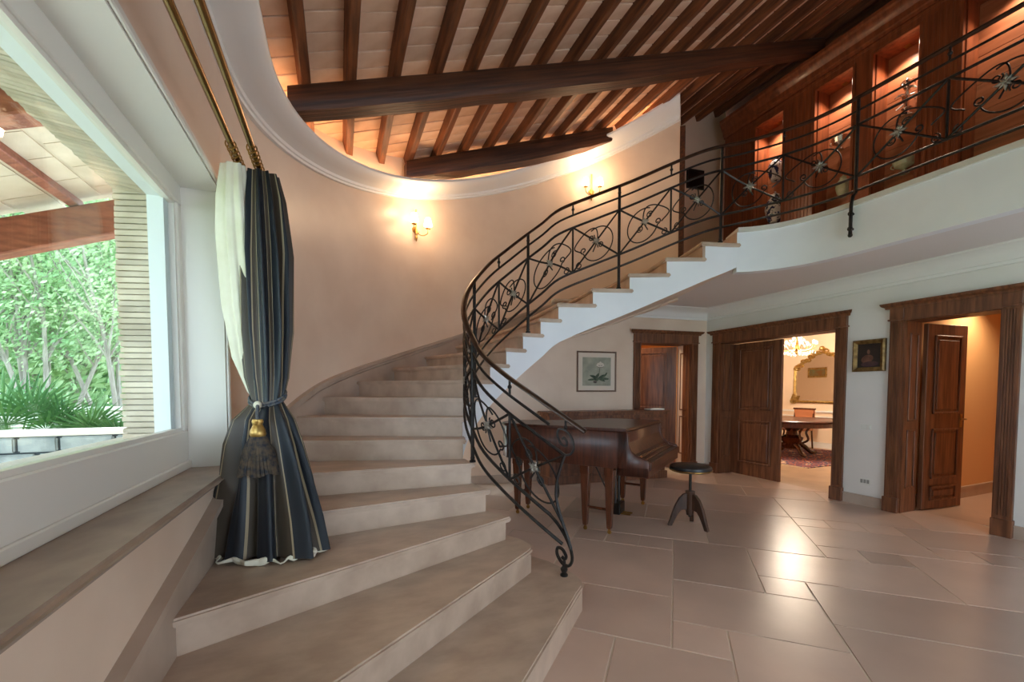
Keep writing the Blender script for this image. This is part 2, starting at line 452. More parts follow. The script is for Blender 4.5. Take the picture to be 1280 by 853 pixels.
# white string on the open side
sm = MB()
for n in range(3, NST + 1):
    K = 8
    for k in range(K):
        if n == NST: continue
        t0, t1 = n + k / K, n + (k + 1) / K
        a, b = inner(t0), inner(t1)
        zt = n * RISE - .038
        sm.add([(a.x, a.y, soffit(t0)), (b.x, b.y, soffit(t1)), (b.x, b.y, zt), (a.x, a.y, zt)], [(0, 1, 2, 3)])
sm.build('string', 'fascia', st)
so = MB(); ri = []
T0 = 2.6
for k in range(0, 141):
    t = T0 + (NST - T0) * k / 140
    ri.append([inner(t).lerp(outer(t), w) + Vector((0, 0, soffit(t))) for w in (0, .25, .5, .75, 1)])
so.loft(ri, closed=False); so.build('soffit', 'plaster', st)
# stone skirting along the wall
def skirt(t0, t1, lo, hi, thk, name, mt):
    rings = []
    n = int((t1 - t0) * 6)
    for k in range(n + 1):
        t = t0 + (t1 - t0) * k / n
        p = outer(t); q = (inner(t) - p).normalized()
        zc = t * RISE
        rings.append([p + Vector((0, 0, zc + lo)), p + q * thk + Vector((0, 0, zc + lo)), p + q * thk + Vector((0, 0, zc + hi)), p + Vector((0, 0, zc + hi))])
    return MB().loft(rings).build(name, mt, st)
for lo, hi, th, nm in ((-.17, .082, .030, 'skirting'), (.082, .092, .012, 'skirting_groove'), (.092, .114, .042, 'skirting_bead'), (.114, .122, .018, 'skirting_groove'), (.122, .155, .056, 'skirting_cap')):
    skirt(1.0, 18.9, lo, hi, th, nm, 'skirt')

# ------------------------------------------------------------------ walls
OPY0, OPY1, OPZ0, OPZ1 = -1.2, 3.10, .93, 2.62
wl = MB()
wl.box((-.95, -2.6, 0), (XW, OPY0, 4.2)); wl.box((-.95, OPY0, 0), (XW, OPY1, OPZ0 - .03)); wl.box((-.95, OPY0, OPZ1), (XW, OPY1, 4.2)); wl.box((-.95, OPY1, 0), (XW - .004, OPY1 + .12, 4.2))
tag(wl.build('wall_left', 'plaster', smooth=False), kind='structure', label='warm polished plaster wall around the wide window')
wc = MB(); rings = []
for i, p in enumerate(WP):
    if p.y < 3.0: continue
    if p.y < 3.1 and p.x < 0: p = Vector((XW, 3.10, 0))
    nn = nrm2(WP, i); q = p - nn * .14
    past = i > len(WP) - 34
    if past:                                        # over the under-stair space the wall stops at the soffit
        tt = min(range(100, 191), key=lambda k: (outer(k / 10) - p).length) / 10
        zb = max(0, soffit(tt) - .02)
    else: zb = 0
    zt = roof_z(p.x) + .12
    rings.append([(p.x, p.y, zb), (p.x, p.y, zt), (q.x, q.y, zt), (q.x, q.y, zb)])
wc.loft(rings); tag(wc.build('wall_stair', 'plaster', angle=50), kind='structure', label='rounded warm plaster wall wrapping the staircase')
wb = MB()
bx0, bx1 = 1.2, XR + WT
D2 = (4.60, 5.58)                                    # door in the back wall
def bw(x0, x1, z0, z1): wb.prism([(x0, back_y(x0)), (x1, back_y(x1)), (x1, back_y(x1) + .3), (x0, back_y(x0) + .3)], z0, z1)
bw(bx0, D2[0], 0, 6.2); bw(D2[1], bx1, 0, 6.2); bw(D2[0], D2[1], 2.2, 6.2)
tag(wb.build('wall_back', 'plaster', smooth=False), kind='structure', label='back wall below the stair with a framed flower print')
wr = MB()
D1 = (3.42, 5.20); D3 = (1.96, 2.72); DH = 2.20
for y0, y1, z0 in ((-2.6, D3[0], 0), (D3[0], D3[1], DH), (D3[1], D1[0], 0), (D1[0], D1[1], DH), (D1[1], 5.9, 0)):
    wr.box((XR, y0, z0), (XR + WT, y1, Z_UP - .05))
tag(wr.build('wall_right', 'plaster_cool', smooth=False), kind='structure', label='pale hall wall with two walnut doorways')
wu = MB().box((XR + .45, -2.6, Z_UP - .05), (XR + .60, 5.9, 6.3)); tag(wu.build('wall_upper', 'wood_cab', smooth=False), kind='structure')
wz = MB(); wz.box((-.95, -2.75, 0), (1.2, -2.6, 6.4)); wz.box((4.4, -2.75, 0), (XR + .6, -2.6, 6.4)); wz.box((1.2, -2.75, 2.75), (4.4, -2.6, 6.4))
tag(wz.build('wall_rear', 'plaster_cool', smooth=False), kind='structure')  # unseen wall added behind the camera, its opening sized to hold back daylight
ej = WP[-1]; en_ = nrm2(WP, len(WP) - 1); et = Vector((-en_.y, en_.x, 0))
if et.x < 0: et = -et
MB_end = MB().obox(ej, et, -en_, (0, 0, 1), (0, -.012, 3.0), (.07, .16, 5.20))
tag(MB_end.build('trim_4', 'beam', smooth=False), kind='structure')
# gallery slab
gp = [(inner(19 + k / 8).x, inner(19 + k / 8).y) for k in range(0, int(11 * 8) + 1)]
gpoly = gp + [(XR + WT, -2.5), (XR + WT, back_y(XR)), (4.62, back_y(4.62)), (4.62, 4.84)]
gal = empty('floor_gallery', (4.6, 3, Z_UP), kind='structure', label='white gallery slab overlooking the hall')
MB().prism(gpoly, Z_CEIL + .02, Z_UP - .045).build('slab', 'fascia', gal, angle=25)
MB().prism(gpoly, Z_CEIL, Z_CEIL + .02).build('gallery_ceiling', 'ceil_low', gal, smooth=False)
lip = []
for k in range(0, 11 * 8 + 1):
    t = 19 + k / 8; p = inner(t); a = inner(max(19, t - .1)); b = inner(t + .1); tg = (b - a).normalized(); nn = Vector((-tg.y, tg.x, 0))
    lip.append([(p.x - nn.x * .003, p.y - nn.y * .003, 2.70), (p.x - nn.x * .003, p.y - nn.y * .003, Z_CEIL + .021), (p.x + nn.x * .10, p.y + nn.y * .10, Z_CEIL + .021), (p.x + nn.x * .10, p.y + nn.y * .10, 2.70)])
MB().loft(lip).build('fascia_lip', 'fascia', gal)
nos = []
for k in range(0, 11 * 8 + 1):
    t = 19 + k / 8; p = inner(t); a = inner(max(19, t - .1)); b = inner(t + .1); tg = (b - a).normalized(); nn = Vector((tg.y, -tg.x, 0))
    q = p + nn * .03 if nn.x < 0 or nn.y < 0 else p - nn * .03
    w = p - (q - p) * 10
    nos.append([(q.x, q.y, Z_UP - .045), (w.x, w.y, Z_UP - .045), (w.x, w.y, Z_UP), (q.x, q.y, Z_UP)])
MB().loft(nos).build('edge_slab', 'edge', gal)
inset = [(x + .28, y) for x, y in gp]
MB().prism(inset + [(XR + WT, -2.5), (XR + WT, back_y(XR)), (4.64, back_y(4.64)), (4.62, 4.84), (4.15, 3.42)], Z_UP - .045, Z_UP - .004).build('gallery_paving', 'tile', gal, smooth=False)

# ------------------------------------------------------------------ crown moulding of the low ceiling
def crown(path, name, mt='white'):
    prof = [(0, 0), (.03, 0), (.035, .03), (.05, .035), (.07, .08), (.13, .13), (.22, .155), (.23, .17), (.0, .17)]
    rings = []
    for i, p in enumerate(path):
        a = path[max(0, i - 1)]; b = path[min(len(path) - 1, i + 1)]
        nn = p[1]; p0 = p[0]
        rings.append([(p0[0] + nn[0] * d, p0[1] + nn[1] * d, 2.60 + h) for d, h in prof])
    return tag(MB().loft(rings).build(name, mt, angle=40), kind='structure')
bn = (-.115, -.993)
cx_, cy_ = XR, back_y(XR)
crown([((XR, -2.6), (-1, 0)), ((cx_, cy_), (-1.0, -1.0)), ((3.0, back_y(3.0)), bn)], 'trim_1')
for k, (y0, y1) in enumerate(((-2.6, D3[0] - .13), (D3[1] + .13, D1[0] - .13), (D1[1] + .14, back_y(XR)))):
    b_ = MB().box((XR - .02, y0, 0), (XR, y1, .11)); b_.box((XR - .028, y0, .11), (XR, y1, .125))
    tag(b_.build('baseboard_%d' % (k + 1), 'skirt', smooth=False), kind='structure')
bb = MB().prism([(5.72, back_y(5.72)), (XR, back_y(XR)), (XR, back_y(XR) - .02), (5.72, back_y(5.72) - .02)], 0, .125)
tag(bb.build('baseboard_back', 'skirt', smooth=False), kind='structure')
bb = MB().prism([(1.7, back_y(1.7)), (4.45, back_y(4.45)), (4.45, back_y(4.45) - .02), (1.7, back_y(1.7) - .02)], 0, .125)
tag(bb.build('baseboard_under_stair', 'skirt', smooth=False), kind='structure')

# ------------------------------------------------------------------ cornice that follows the slope of the roof
rings = []
prof = [(0, -.06), (.035, -.06), (.04, -.04), (.055, -.035), (.06, -.01), (.10, .005), (.16, .015), (.22, .03), (.27, .055), (.285, .075), (.285, .10), (.0, .13)]
for i, p in enumerate(WP):
    nn = nrm2(WP, i)
    zc = 3.59 + .27 * p.x + .024 * p.x * p.x
    rings.append([p + nn * d + Vector((0, 0, zc + h + .05 * d / .285 * (p.x - 1.0) / 3)) for d, h in prof])
tag(MB().loft(rings).build('trim_2', 'white', angle=30), kind='structure', label='white cove cornice along the rounded wall')

M['cove'] = mat('cove_strip_glow', (1, .7, .4, 1), emit=(1, .60, .30, 1), estr=22)
cv = empty('cove_light_strip', WP[30], 'warm light strip lying on top of the cornice', 'strip light')
cp = [p + nrm2(WP, i) * .12 + Vector((0, 0, 3.59 + .27 * p.x + .024 * p.x * p.x + .145)) for i, p in enumerate(WP) if p.y > 3.6 and i < len(WP) - 3]
MB().tube(cp, .009, 6).build('diffuser', 'cove', cv)
MB().tube([p - Vector((0, 0, .013)) for p in cp], .010, 4).build('rail', 'white', cv)

# ------------------------------------------------------------------ sloping timber ceiling
ce = MB()
x0, x1 = -1.0, 6.5
ce.add([(x0, -2.6, roof_z(x0) + .125), (x1, -2.6, roof_z(x1) + .125), (x1, 6.3, roof_z(x1) + .125), (x0, 6.3, roof_z(x0) + .125),
        (x0, -2.6, roof_z(x0) + .30), (x1, -2.6, roof_z(x1) + .30), (x1, 6.3, roof_z(x1) + .30), (x0, 6.3, roof_z(x0) + .30)],
       [(0, 1, 2, 3), (7, 6, 5, 4), (0, 4, 5, 1), (1, 5, 6, 2), (2, 6, 7, 3), (3, 7, 4, 0)])
M['dark_mortar'] = mat('dark_mortar', rgb(120, 92, 72), rough=.95)
ceil = ce.build('ceiling', 'dark_mortar', smooth=False); tag(ceil, kind='structure', label='sloping ceiling of terracotta tiles on chestnut rafters')
RS, RX0 = .345, -.204
sl = Vector((1, 0, ROOFK)).normalized(); upn = Vector((-ROOFK, 0, 1)).normalized()
for i in range(-1, 20):
    x = RX0 + RS * i + random.uniform(-.012, .012)
    jit = [random.uniform(-.008, .008) for _ in range(6)]
    rings = []
    for k, y in enumerate((-2.6, .8, 2.4, 3.6, 4.6, 5.95)):
        c = Vector((x + jit[k], y, roof_z(x)))
        w, h = .036, .115
        rings.append([c - sl * w, c + sl * w, c + sl * w + upn * h, c - sl * w + upn * h])
    MB().loft(rings).build('rafter', 'rafter', None, bevel=.006).parent = ceil
tw = RS - .012
tm = None
nt_ = 0
for i in range(-1, 18):
    xc = RX0 + RS * (i + .5)
    y = 2.62 + (i % 2) * .03
    ymax = 5.6
    while y < ymax and nt_ < 320:
        L_ = .183
        if tm is None:
            tm = MB().obox((0, 0, 0), sl, (0, 1, 0), upn, (-tw / 2 * 1.06, -L_ / 2 + .006, 0), (tw / 2 * 1.06, L_ / 2 - .006, .03)).build('ceiling_tile', 'cotto', None, bevel=.003)
            o = tm
        else:
            o = bpy.data.objects.new('ceiling_tile', tm.data); COL.objects.link(o)
        o.parent = ceil
        o.location = (xc, y + L_ / 2, roof_z(xc) + .108 + random.uniform(-.002, .003)); nt_ += 1
        y += L_
# remaining tile field nearer than the picture shows, as one piece
def beam(x0, x1, yc, w, dep, bow, name='ceiling_beam', n=16, jag=.012):
    rings = []
    for k in range(n + 1):
        s_ = k / n; x = x0 + (x1 - x0) * s_
        zt = roof_z(x) + .01; d = dep(s_) + random.uniform(-jag, jag) * .5
        wy = w * (1 + random.uniform(-.03, .03)); zb = zt - d
        cy = yc + bow(s_)
        rings.append([(x, cy - wy / 2 + .02, zb), (x, cy + wy / 2 - .02, zb), (x, cy + wy / 2, zb + .04), (x, cy + wy / 2, zt - .02), (x, cy + wy / 2 - .02, zt), (x, cy - wy / 2 + .02, zt), (x, cy - wy / 2, zt - .02), (x, cy - wy / 2, zb + .04)])
    o = MB().loft(rings).build(name, 'beam', None, angle=50); o.parent = ceil
    return o
beam(-.33, 5.95, 3.80, .20, lambda s: .20 + .035 * math.sin(PI * min(1, s * 1.3)) - .06 * max(0, s - .55), lambda s: .03 * math.sin(PI * s))
beam(.78, 3.72, 5.33, .24, lambda s: .20 + .05 * math.sin(PI * s), lambda s: 0)

# ------------------------------------------------------------------ wrought-iron railing
RC = [(1.371, 2.42), (1.225, 2.60), (1.10, 2.83), (1.005, 3.03), (.972, 3.188), (.963, 3.36), (1.01, 3.545), (1.10, 3.70), (1.235, 3.82), (1.395, 3.915), (1.59, 3.985),
      (1.79, 4.02), (2.0, 4.03), (2.2, 4.01), (2.57, 3.90), (2.96, 3.775), (3.32, 3.61), (3.68, 3.465), (4.06, 3.36), (4.30, 3.18), (4.44, 2.96), (4.50, 2.75), (4.52, 2.50), (4.52, 2.0), (4.52, 1.4), (4.52, .7), (4.52, 0), (4.52, -.8)]
RT = [1.45, 2.3, 3.2, 4.2, 4.9, 6, 7, 8, 9, 10, 11, 12, 13, 14, 15, 16, 17, 18, 19]
RT += [20 + k for k in range(len(RC) - len(RT))]
def base_z(t): return min((t - .45) * RISE, 3.075)
_rc = catmull([(x, y, t) for (x, y), t in zip(RC, RT)], 14)
RP, S_ = [], [0.0]
for p in _rc:
    RP.append(Vector((p.x, p.y, base_z(p.z))))
for a, b in zip(RP, RP[1:]): S_.append(S_[-1] + (Vector((b.x, b.y)) - Vector((a.x, a.y))).length)
def smooth_z():                                     # ease the bend where stair meets gallery
    zs = [p.z for p in RP]
    for _ in range(420):
        zs = [zs[0]] + [(zs[i - 1] + zs[i] * 2 + zs[i + 1]) / 4 for i in range(1, len(zs) - 1)] + [zs[-1]]
    for p, z in zip(RP, zs): p.z = z
smooth_z()
def rail_at(s, h):
    if s < 0:
        a, b = RP[0], RP[6]; d = (b - a); u = s / Vector((d.x, d.y)).length
        return a + d * u + Vector((0, 0, h))
    import bisect
    i = min(max(bisect.bisect_left(S_, s) - 1, 0), len(S_) - 2)
    u = (s - S_[i]) / max(1e-9, S_[i + 1] - S_[i])
    return RP[i].lerp(RP[i + 1], u) + Vector((0, 0, h))
def s_of_t(t):
    k = min(range(len(_rc)), key=lambda i: abs(_rc[i].z - t)); return S_[k]
rail = empty('stair_railing', (1.371, 2.42, RISE), 'black wrought-iron railing with scroll circles following the stair and gallery', 'railing')
H1, H2, H3, H4, H5 = 1.06, .94, .81, .335, .205
S_END = S_[-1]
def run(s0, s1, h, step=.05):
    n = max(2, int((s1 - s0) / step)); return [rail_at(s0 + (s1 - s0) * k / n, h) for k in range(n + 1)]
def bar(s0, h0, s1, h1, rad, name='diagonal_bar', n=10, parent=None):
    return MB().tube([rail_at(s0 + (s1 - s0) * k / n, h0 + (h1 - h0) * k / n) for k in range(n + 1)], rad, 6).build(name, 'iron', parent or rail)
# handrail: moulded flat bar
def profile_sweep(pts, prof, name, mt):
    rings = []
    for i, p in enumerate(pts):
        a = pts[max(0, i - 1)]; b = pts[min(len(pts) - 1, i + 1)]; t = (b - a).normalized()
        x = t.cross(Vector((0, 0, 1))).normalized(); y = x.cross(t)
        rings.append([p + x * u + y * v for u, v in prof])
    return MB().loft(rings).build(name, mt, rail, angle=50)
HP = [(-.024, -.004), (-.014, -.012), (.014, -.012), (.024, -.004), (.024, .004), (.014, .014), (-.014, .014), (-.024, .004)]
hp = run(-.14, S_END, H1)
profile_sweep(hp, HP, 'handrail', 'handrail')
for h, rr in ((H2, .0105), (H3, .012), (H4, .012), (H5, .0115)):
    s0 = {H2: .11, H3: .0, H4: .10, H5: .012}[h]
    MB().tube(run(s0, S_END, h), rr, 6).build('rail_bar', 'iron', rail)
POST = [s_of_t(t) for t in (4.9, 8.6, 12.25, 15.62, 18.4)]
sb = s_of_t(23.0)                                   # post fixed to the gallery fascia
POST += [sb, sb + 1.27, sb + 2.54]
NODES = [0.0] + POST
def rosette(s, h):
    c = rail_at(s, h); a = rail_at(s - .05, h); b = rail_at(s + .05, h)
    t = (b - a).normalized(); nrm = t.cross(Vector((0, 0, 1))).normalized(); up = nrm.cross(t)
    m = MB(); n = 8
    for sgn in (-1, 1):
        o = c + nrm * .012 * sgn
        for k in range(n):
            a_ = 2 * PI * k / n; L_ = (.05 if k % 2 == 0 else .036) * (1.0 if s < POST[4] else 1.35)
            d = t * math.cos(a_) + up * math.sin(a_); e = -t * math.sin(a_) + up * math.cos(a_)
            m.add([o, o + d * L_ * .45 + e * .012, o + d * L_, o + d * L_ * .45 - e * .012, o + d * L_ * .4 + nrm * sgn * .010],
                  [(0, 1, 4), (1, 2, 4), (2, 3, 4), (3, 0, 4)])
    m.ball(c, .017, 8)
    return m.build('rosette', 'pewter', rail, smooth=False)
def curl(cs, ch, r0, a0, turns, sgn=1, r1=.012, n=26):
    out = []
    for k in range(n + 1):
        u = k / n; a = a0 + sgn * 2 * PI * turns * u; rr = r0 + (r1 - r0) * u
        out.append((cs + rr * math.cos(a), ch + rr * math.sin(a)))
    return out
def in_rail(pts, rad, name):
    return MB().tube([rail_at(a, b) for a, b in pts], rad, 5).build(name, 'iron', rail)
def half_panel(sa, sb_, flip):
    """post at sa, middle bar at sb_ (sb_ may lie before sa)"""
    bar(sa, H3, sb_, H4, .0098); bar(sa, H4, sb_, H3, .0098)
    cs, ch = (sa + sb_) / 2, (H3 + H4) / 2
    dx = abs(sb_ - sa); R = min(.165, dx * .36); sg = 1 if sb_ > sa else -1
    # open ring around the crossing
    ring = [(cs - sg * .02 + sg * R * math.cos(a), ch - .03 + R * 1.05 * math.sin(a)) for a in [PI * .35 + k / 30 * PI * 1.55 for k in range(31)]]
    e = ring[-1]
    in_rail(ring + curl(e[0] + sg * .0, e[1] + .032, .032, -PI / 2, 1.1, sg)[1:], .0068, 'ring_scroll')
    # upper sweep from the ring over to the middle bar with a curl at its end
    sw = [(cs + sg * R * .2, ch - .10), (cs - sg * R * .1, ch + .02), (cs + sg * R * .05, ch + .14), (cs + sg * R * .7, ch + .13), (sb_ - sg * .02, ch + .01), (sb_ - sg * .10, ch - .07)]
    sw = [(p.x, p.y) for p in catmull([(a, b, 0) for a, b in sw], 6)]
    in_rail(sw, .0068, 'sweep_scroll')
    for q in (1, -1):
        in_rail(curl(cs + sg * q * .05, ch + q * .055, .034, PI * .2 if q > 0 else PI * 1.2, 1.25, sg), .006, 'curl')
    in_rail(curl(sb_ - sg * .07, H4 + .045, .036, PI * .5, 1.2, -sg), .006, 'curl')
    rosette(cs, ch)
for a, b in zip(NODES, NODES[1:]):
    m_ = (a + b) / 2
    bar(m_, H3, m_, H4, .010, 'middle_bar', 2)
    MB().tube([rail_at(m_, H1), rail_at(m_, H2)], .009, 6).ball(rail_at(m_, (H1 + H2) / 2), .017, 8).build('baluster', 'iron', rail)
    half_panel(a, m_, 1); half_panel(b, m_, -1)
for k, s in enumerate(POST):
    top = rail_at(s, H1); p = rail_at(s, 0)
    m = MB()
    zf = p.z
    if k < 5:
        tread = math.floor((p.z + .05) / RISE + .001) * RISE; tread = round(p.z / RISE) * RISE
        zf = tread
    if k >= 5:
        zf = 2.83
        q = Vector((4.46, p.y, 0))
        m.tube([(p.x, p.y, top.z), (p.x, p.y, 3.26), (q.x + .02, p.y, 3.22), (q.x, p.y, 3.14), (q.x, p.y, 2.86)], .0155, 8)
        for z in (3.06, 2.92): m.lathe([(.001, 0), (.022, 0), (.022, .012), (.011, .016), (.011, .05), (.001, .05)], (q.x - .012, p.y, z), 8, (1, 0, 0))
        m.ball((q.x, p.y, 2.86), .02, 8)
    else:
        m.tube([(p.x, p.y, top.z), (p.x, p.y, zf)], .0155, 8)
        m.lathe([(.001, 0), (.026, 0), (.026, .012), (.016, .022), (.019, .035), (.013, .05), (.001, .05)], (p.x, p.y, zf), 10)
        m.ball((p.x, p.y, top.z - .07), .019, 8)
    m.build('post', 'iron', rail)
# foot of the railing: volutes and the first post
f0 = RP[0]
def sm(pts, k=7): return [(p.x, p.y) for p in catmull([(a, b, 0) for a, b in pts], k)]
in_rail(sm([(.11, H4), (.05, .315), (-.005, .275), (-.045, .215), (-.055, .15), (-.03, .09), (.015, .075), (.05, .105), (.048, .15), (.015, .168), (-.012, .145), (-.004, .115), (.018, .115)]), .0115, 'volute')
in_rail(sm([(0, H3), (-.04, .845), (-.062, .90), (-.048, .955), (-.005, .978), (.042, .955), (.052, .905), (.025, .868), (-.008, .878), (-.014, .908), (.008, .922), (.018, .905)]), .0085, 'volute')
in_rail(sm([(0, H3), (.03, .70), (.052, .60), (.056, .48), (.025, .38), (-.02, .29), (-.048, .22)]), .0115, 'end_scroll')
MB().tube([rail_at(-.005, .975), rail_at(-.005, H1)], .007, 6).ball(rail_at(-.005, 1.0), .014, 8).build('baluster', 'iron', rail)
MB().lathe([(.001, 0), (.026, 0), (.026, .010), (.014, .02), (.024, .04), (.024, .05), (.012, .065), (.012, .10), (.001, .10)], (f0.x, f0.y, RISE), 12).build('post_foot', 'iron', rail)

# ------------------------------------------------------------------ doors
def panel_leaf(parent, o, ax, w, h, thk, name='leaf', rows=((.10, .42), (.50, .96)), mt='wood_door', handle=None, nrm=None):
    """leaf in the vertical plane through o along ax"""
    ax = Vector(ax).normalized(); az = Vector((0, 0, 1)); an = Vector(nrm).normalized() if nrm else ax.cross(az)
    body = MB().obox(o, ax, an, az, (0, -thk / 2, .008), (w, thk / 2, h)).build(name, mt, parent, bevel=.003)
    for r0, r1 in rows:
        for sgn in (-1, 1):
            x0, x1, z0, z1 = w * .17, w * .83, h * r0, h * r1
            fr = MB()
            b = .022; y0, y1 = (thk / 2, thk / 2 + .018) if sgn > 0 else (-thk / 2 - .018, -thk / 2)
            fr.obox(o, ax, an, az, (x0, y0, z0), (x1, y1, z0 + b)).obox(o, ax, an, az, (x0, y0, z1 - b), (x1, y1, z1))
            fr.obox(o, ax, an, az, (x0, y0, z0), (x0 + b, y1, z1)).obox(o, ax, an, az, (x1 - b, y0, z0), (x1, y1, z1))
            q = fr.build('moulding', mt, None, bevel=.004); q.parent = body
            pn = MB().obox(o, ax, an, az, (x0 + .05, y0 + (.003 if sgn < 0 else 0), z0 + .05), (x1 - .05, y1 - (0 if sgn < 0 else .003), z1 - .05)).build('panel', mt, None, bevel=.006); pn.parent = body
    if handle:
        hx, hz = handle
        hb = MB()
        for sgn in (-1, 1):
            p = Vector(o) + ax * hx + an * sgn * thk / 2 + az * hz
            hb.tube([p, p + an * sgn * .05, p + an * sgn * .055 - ax * .02, p + an * sgn * .055 - ax * .12], .008, 8)
            hb.obox(p, ax, an, az, (-.02, -.003, -.10), (.02, .003, .06))
        q = hb.build('handle', 'brass', None); q.parent = body
    return body

def surround(name, o, ax, nrm, w, label, depth=.30, hop=DH):
    """walnut door surround: o = floor point at one end of the opening, ax along the wall, nrm out of the wall"""
    e = empty(name, o, label, None, None, 'structure')
    ax, an, az = Vector(ax).normalized(), Vector(nrm).normalized(), Vector((0, 0, 1))
    PW = .125
    for x0 in (-PW, w):
        p = MB().obox(o, ax, an, az, (x0, 0, .16), (x0 + PW, .035, hop))
        m = p.build('pilaster', 'wood_door', e, smooth=False)
        for k in range(5):
            xx = x0 + .017 + k * .0195
            q = MB().obox(o, ax, an, az, (xx, .035, .20), (xx + .011, .044, hop - .03)).build('flute', 'wood_door', None, smooth=False); q.parent = m
        MB().obox(o, ax, an, az, (x0 - .012, 0, 0), (x0 + PW + .012, .055, .17)).build('plinth_block', 'wood_door', e, bevel=.005)
        MB().obox(o, ax, an, az, (x0 - .004, 0, hop + .012), (x0 + PW + .004, .045, hop + .13)).build('corner_block', 'wood_door', e, bevel=.004)
    MB().obox(o, ax, an, az, (0, -.02, hop - .012), (w, .035, hop + .13)).build('lintel', 'wood_door', e, smooth=False)
    MB().obox(o, ax, an, az, (-PW - .015, 0, hop - .004), (0 - .0, .055, hop + .012)).obox(o, ax, an, az, (w, 0, hop - .004), (w + PW + .015, .055, hop + .012)).build('necking', 'wood_door', e, smooth=False)
    c = MB(); x0, x1 = -PW, w + PW
    pr = [(0, .13), (.045, .13), (.05, .15), (.075, .165), (.085, .185), (.085, .195), (0, .195)]
    rings = []
    for x, g in ((x0, 0), (x1, 0)):
        rings.append([Vector(o) + ax * (x + (-1 if x == x0 else 1) * d) + an * d + az * (hop + h) for d, h in pr])
    c.loft(rings).build('head_cornice', 'wood_door', e, angle=20)
    # panelled reveal
    for x0, s_ in ((0, 1), (w, -1)):
        m = MB().obox(o, ax, an, az, (min(x0, x0 + s_ * .02), -depth, 0), (max(x0, x0 + s_ * .02), 0, hop)).build('jamb', 'wood_door', e, smooth=False)
        for z0, z1 in ((.28, .95), (1.05, 2.05)):
            q = MB()
            for (d0, d1, a, b) in ((-depth * .78, -depth * .22, z0, z0 + .02), (-depth * .78, -depth * .22, z1 - .02, z1), (-depth * .78, -depth * .78 + .02, z0, z1), (-depth * .22 - .02, -depth * .22, z0, z1)):
                xa, xb = (x0 + s_ * .02, x0 + s_ * .032)
                q.obox(o, ax, an, az, (min(xa, xb), d0, a), (max(xa, xb), d1, b))
            q = q.build('moulding', 'wood_door', None, bevel=.003); q.parent = m
    MB().obox(o, ax, an, az, (0, -depth, hop - .02), (w, 0, hop)).build('head_jamb', 'wood_door', e, smooth=False)
    return e
d1 = surround('door_1', Vector((XR, D1[0], 0)), (0, 1, 0), (-1, 0, 0), D1[1] - D1[0], 'wide walnut double doorway to the dining room')
LW = (D1[1] - D1[0] - .06) / 2
panel_leaf(d1, Vector((XR + .27, D1[1] - .03 - LW, 0)), (0, 1, 0), LW, DH - .03, .045, 'leaf', nrm=(-1, 0, 0))
panel_leaf(d1, Vector((XR + .30, D1[0] + .03, 0)), (1, .06, 0), LW, DH - .03, .045, 'leaf')
d3 = surround('door_2', Vector((XR, D3[0], 0)), (0, 1, 0), (-1, 0, 0), D3[1] - D3[0], 'walnut doorway to the warm lit corridor')
panel_leaf(d3, Vector((XR + .36, D3[1] - .03, 0)), (1, -.10, 0), .70, DH - .03, .045, 'leaf', handle=(.64, 1.06), rows=((.05, .13), (.17, .44), (.52, .94)))
bax = Vector((1, -.116, 0)).normalized(); bnr = Vector((-.116, -1, 0)).normalized()
d2o = Vector((D2[0], back_y(D2[0]), 0)); w2 = (D2[1] - D2[0]) / bax.x
d2 = surround('door_3', d2o, bax, bnr, w2, 'walnut doorway in the back wall beside the flower print')
hx_ = d2o - bnr * .30 + bax * (w2 - .05)
panel_leaf(d2, hx_, (-bax * .78 - bnr * .62), w2 - .06, DH - .03, .045, 'leaf', handle=(w2 - .14, 1.05))

# ------------------------------------------------------------------ window
win = empty('window_1', (-.85, 2.0, .94), 'wide white framed window looking onto the porch and garden', None, None, 'structure')
X0 = -.85
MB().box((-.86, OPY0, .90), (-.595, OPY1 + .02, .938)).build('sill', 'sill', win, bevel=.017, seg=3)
fr = MB()
fr.box((X0 - .06, OPY0, .938), (X0, OPY1, 1.165)); fr.build('bottom_rail', 'white_frame', win, bevel=.006)
MB().box((X0 - .05, OPY0, .938), (X0 + .014, OPY1, .985)).build('bottom_bead', 'white_frame', win, bevel=.005)
MB().box((X0 - .06, OPY0, 2.50), (X0, OPY1, OPZ1)).build('top_rail', 'white_frame', win, bevel=.006)
MB().box((X0 - .06, 3.03, 1.165), (X0, OPY1, 2.50)).build('stile', 'white_frame', win, bevel=.006)
MB().box((X0 - .06, OPY0, 1.165), (X0, OPY0 + .07, 2.50)).build('stile', 'white_frame', win, bevel=.006)
bd = MB(); bd.box((X0 - .05, OPY0 + .07, 1.165), (X0 - .012, 3.03, 1.185)); bd.box((X0 - .05, OPY0 + .07, 2.48), (X0 - .012, 3.03, 2.50)); bd.box((X0 - .05, 3.01, 1.185), (X0 - .012, 3.03, 2.48))
bd.build('glazing_bead', 'white_frame', win, smooth=False)
MB().box((X0 - .04, OPY0 + .07, 1.17), (X0 - .034, 3.02, 2.49)).build('pane', 'glass', win, smooth=False)
# white lined reveal and slim casing on the room side
rv = MB(); rv.box((X0, OPY1 - .012, .938), (XW + .001, OPY1, OPZ1 - .012)); rv.box((X0, OPY0, OPZ1 - .012), (XW + .001, OPY1, OPZ1))
rv.build('reveal_lining', 'white_frame', win, smooth=False)
cs = MB(); cs.box((XW, OPY1 - .004, .938), (XW + .02, OPY1 + .03, OPZ1 + .03)); cs.box((XW, OPY0, OPZ1 - .004), (XW + .02, OPY1 - .004, OPZ1 + .03))
cs.build('casing', 'white_frame', win, bevel=.006)

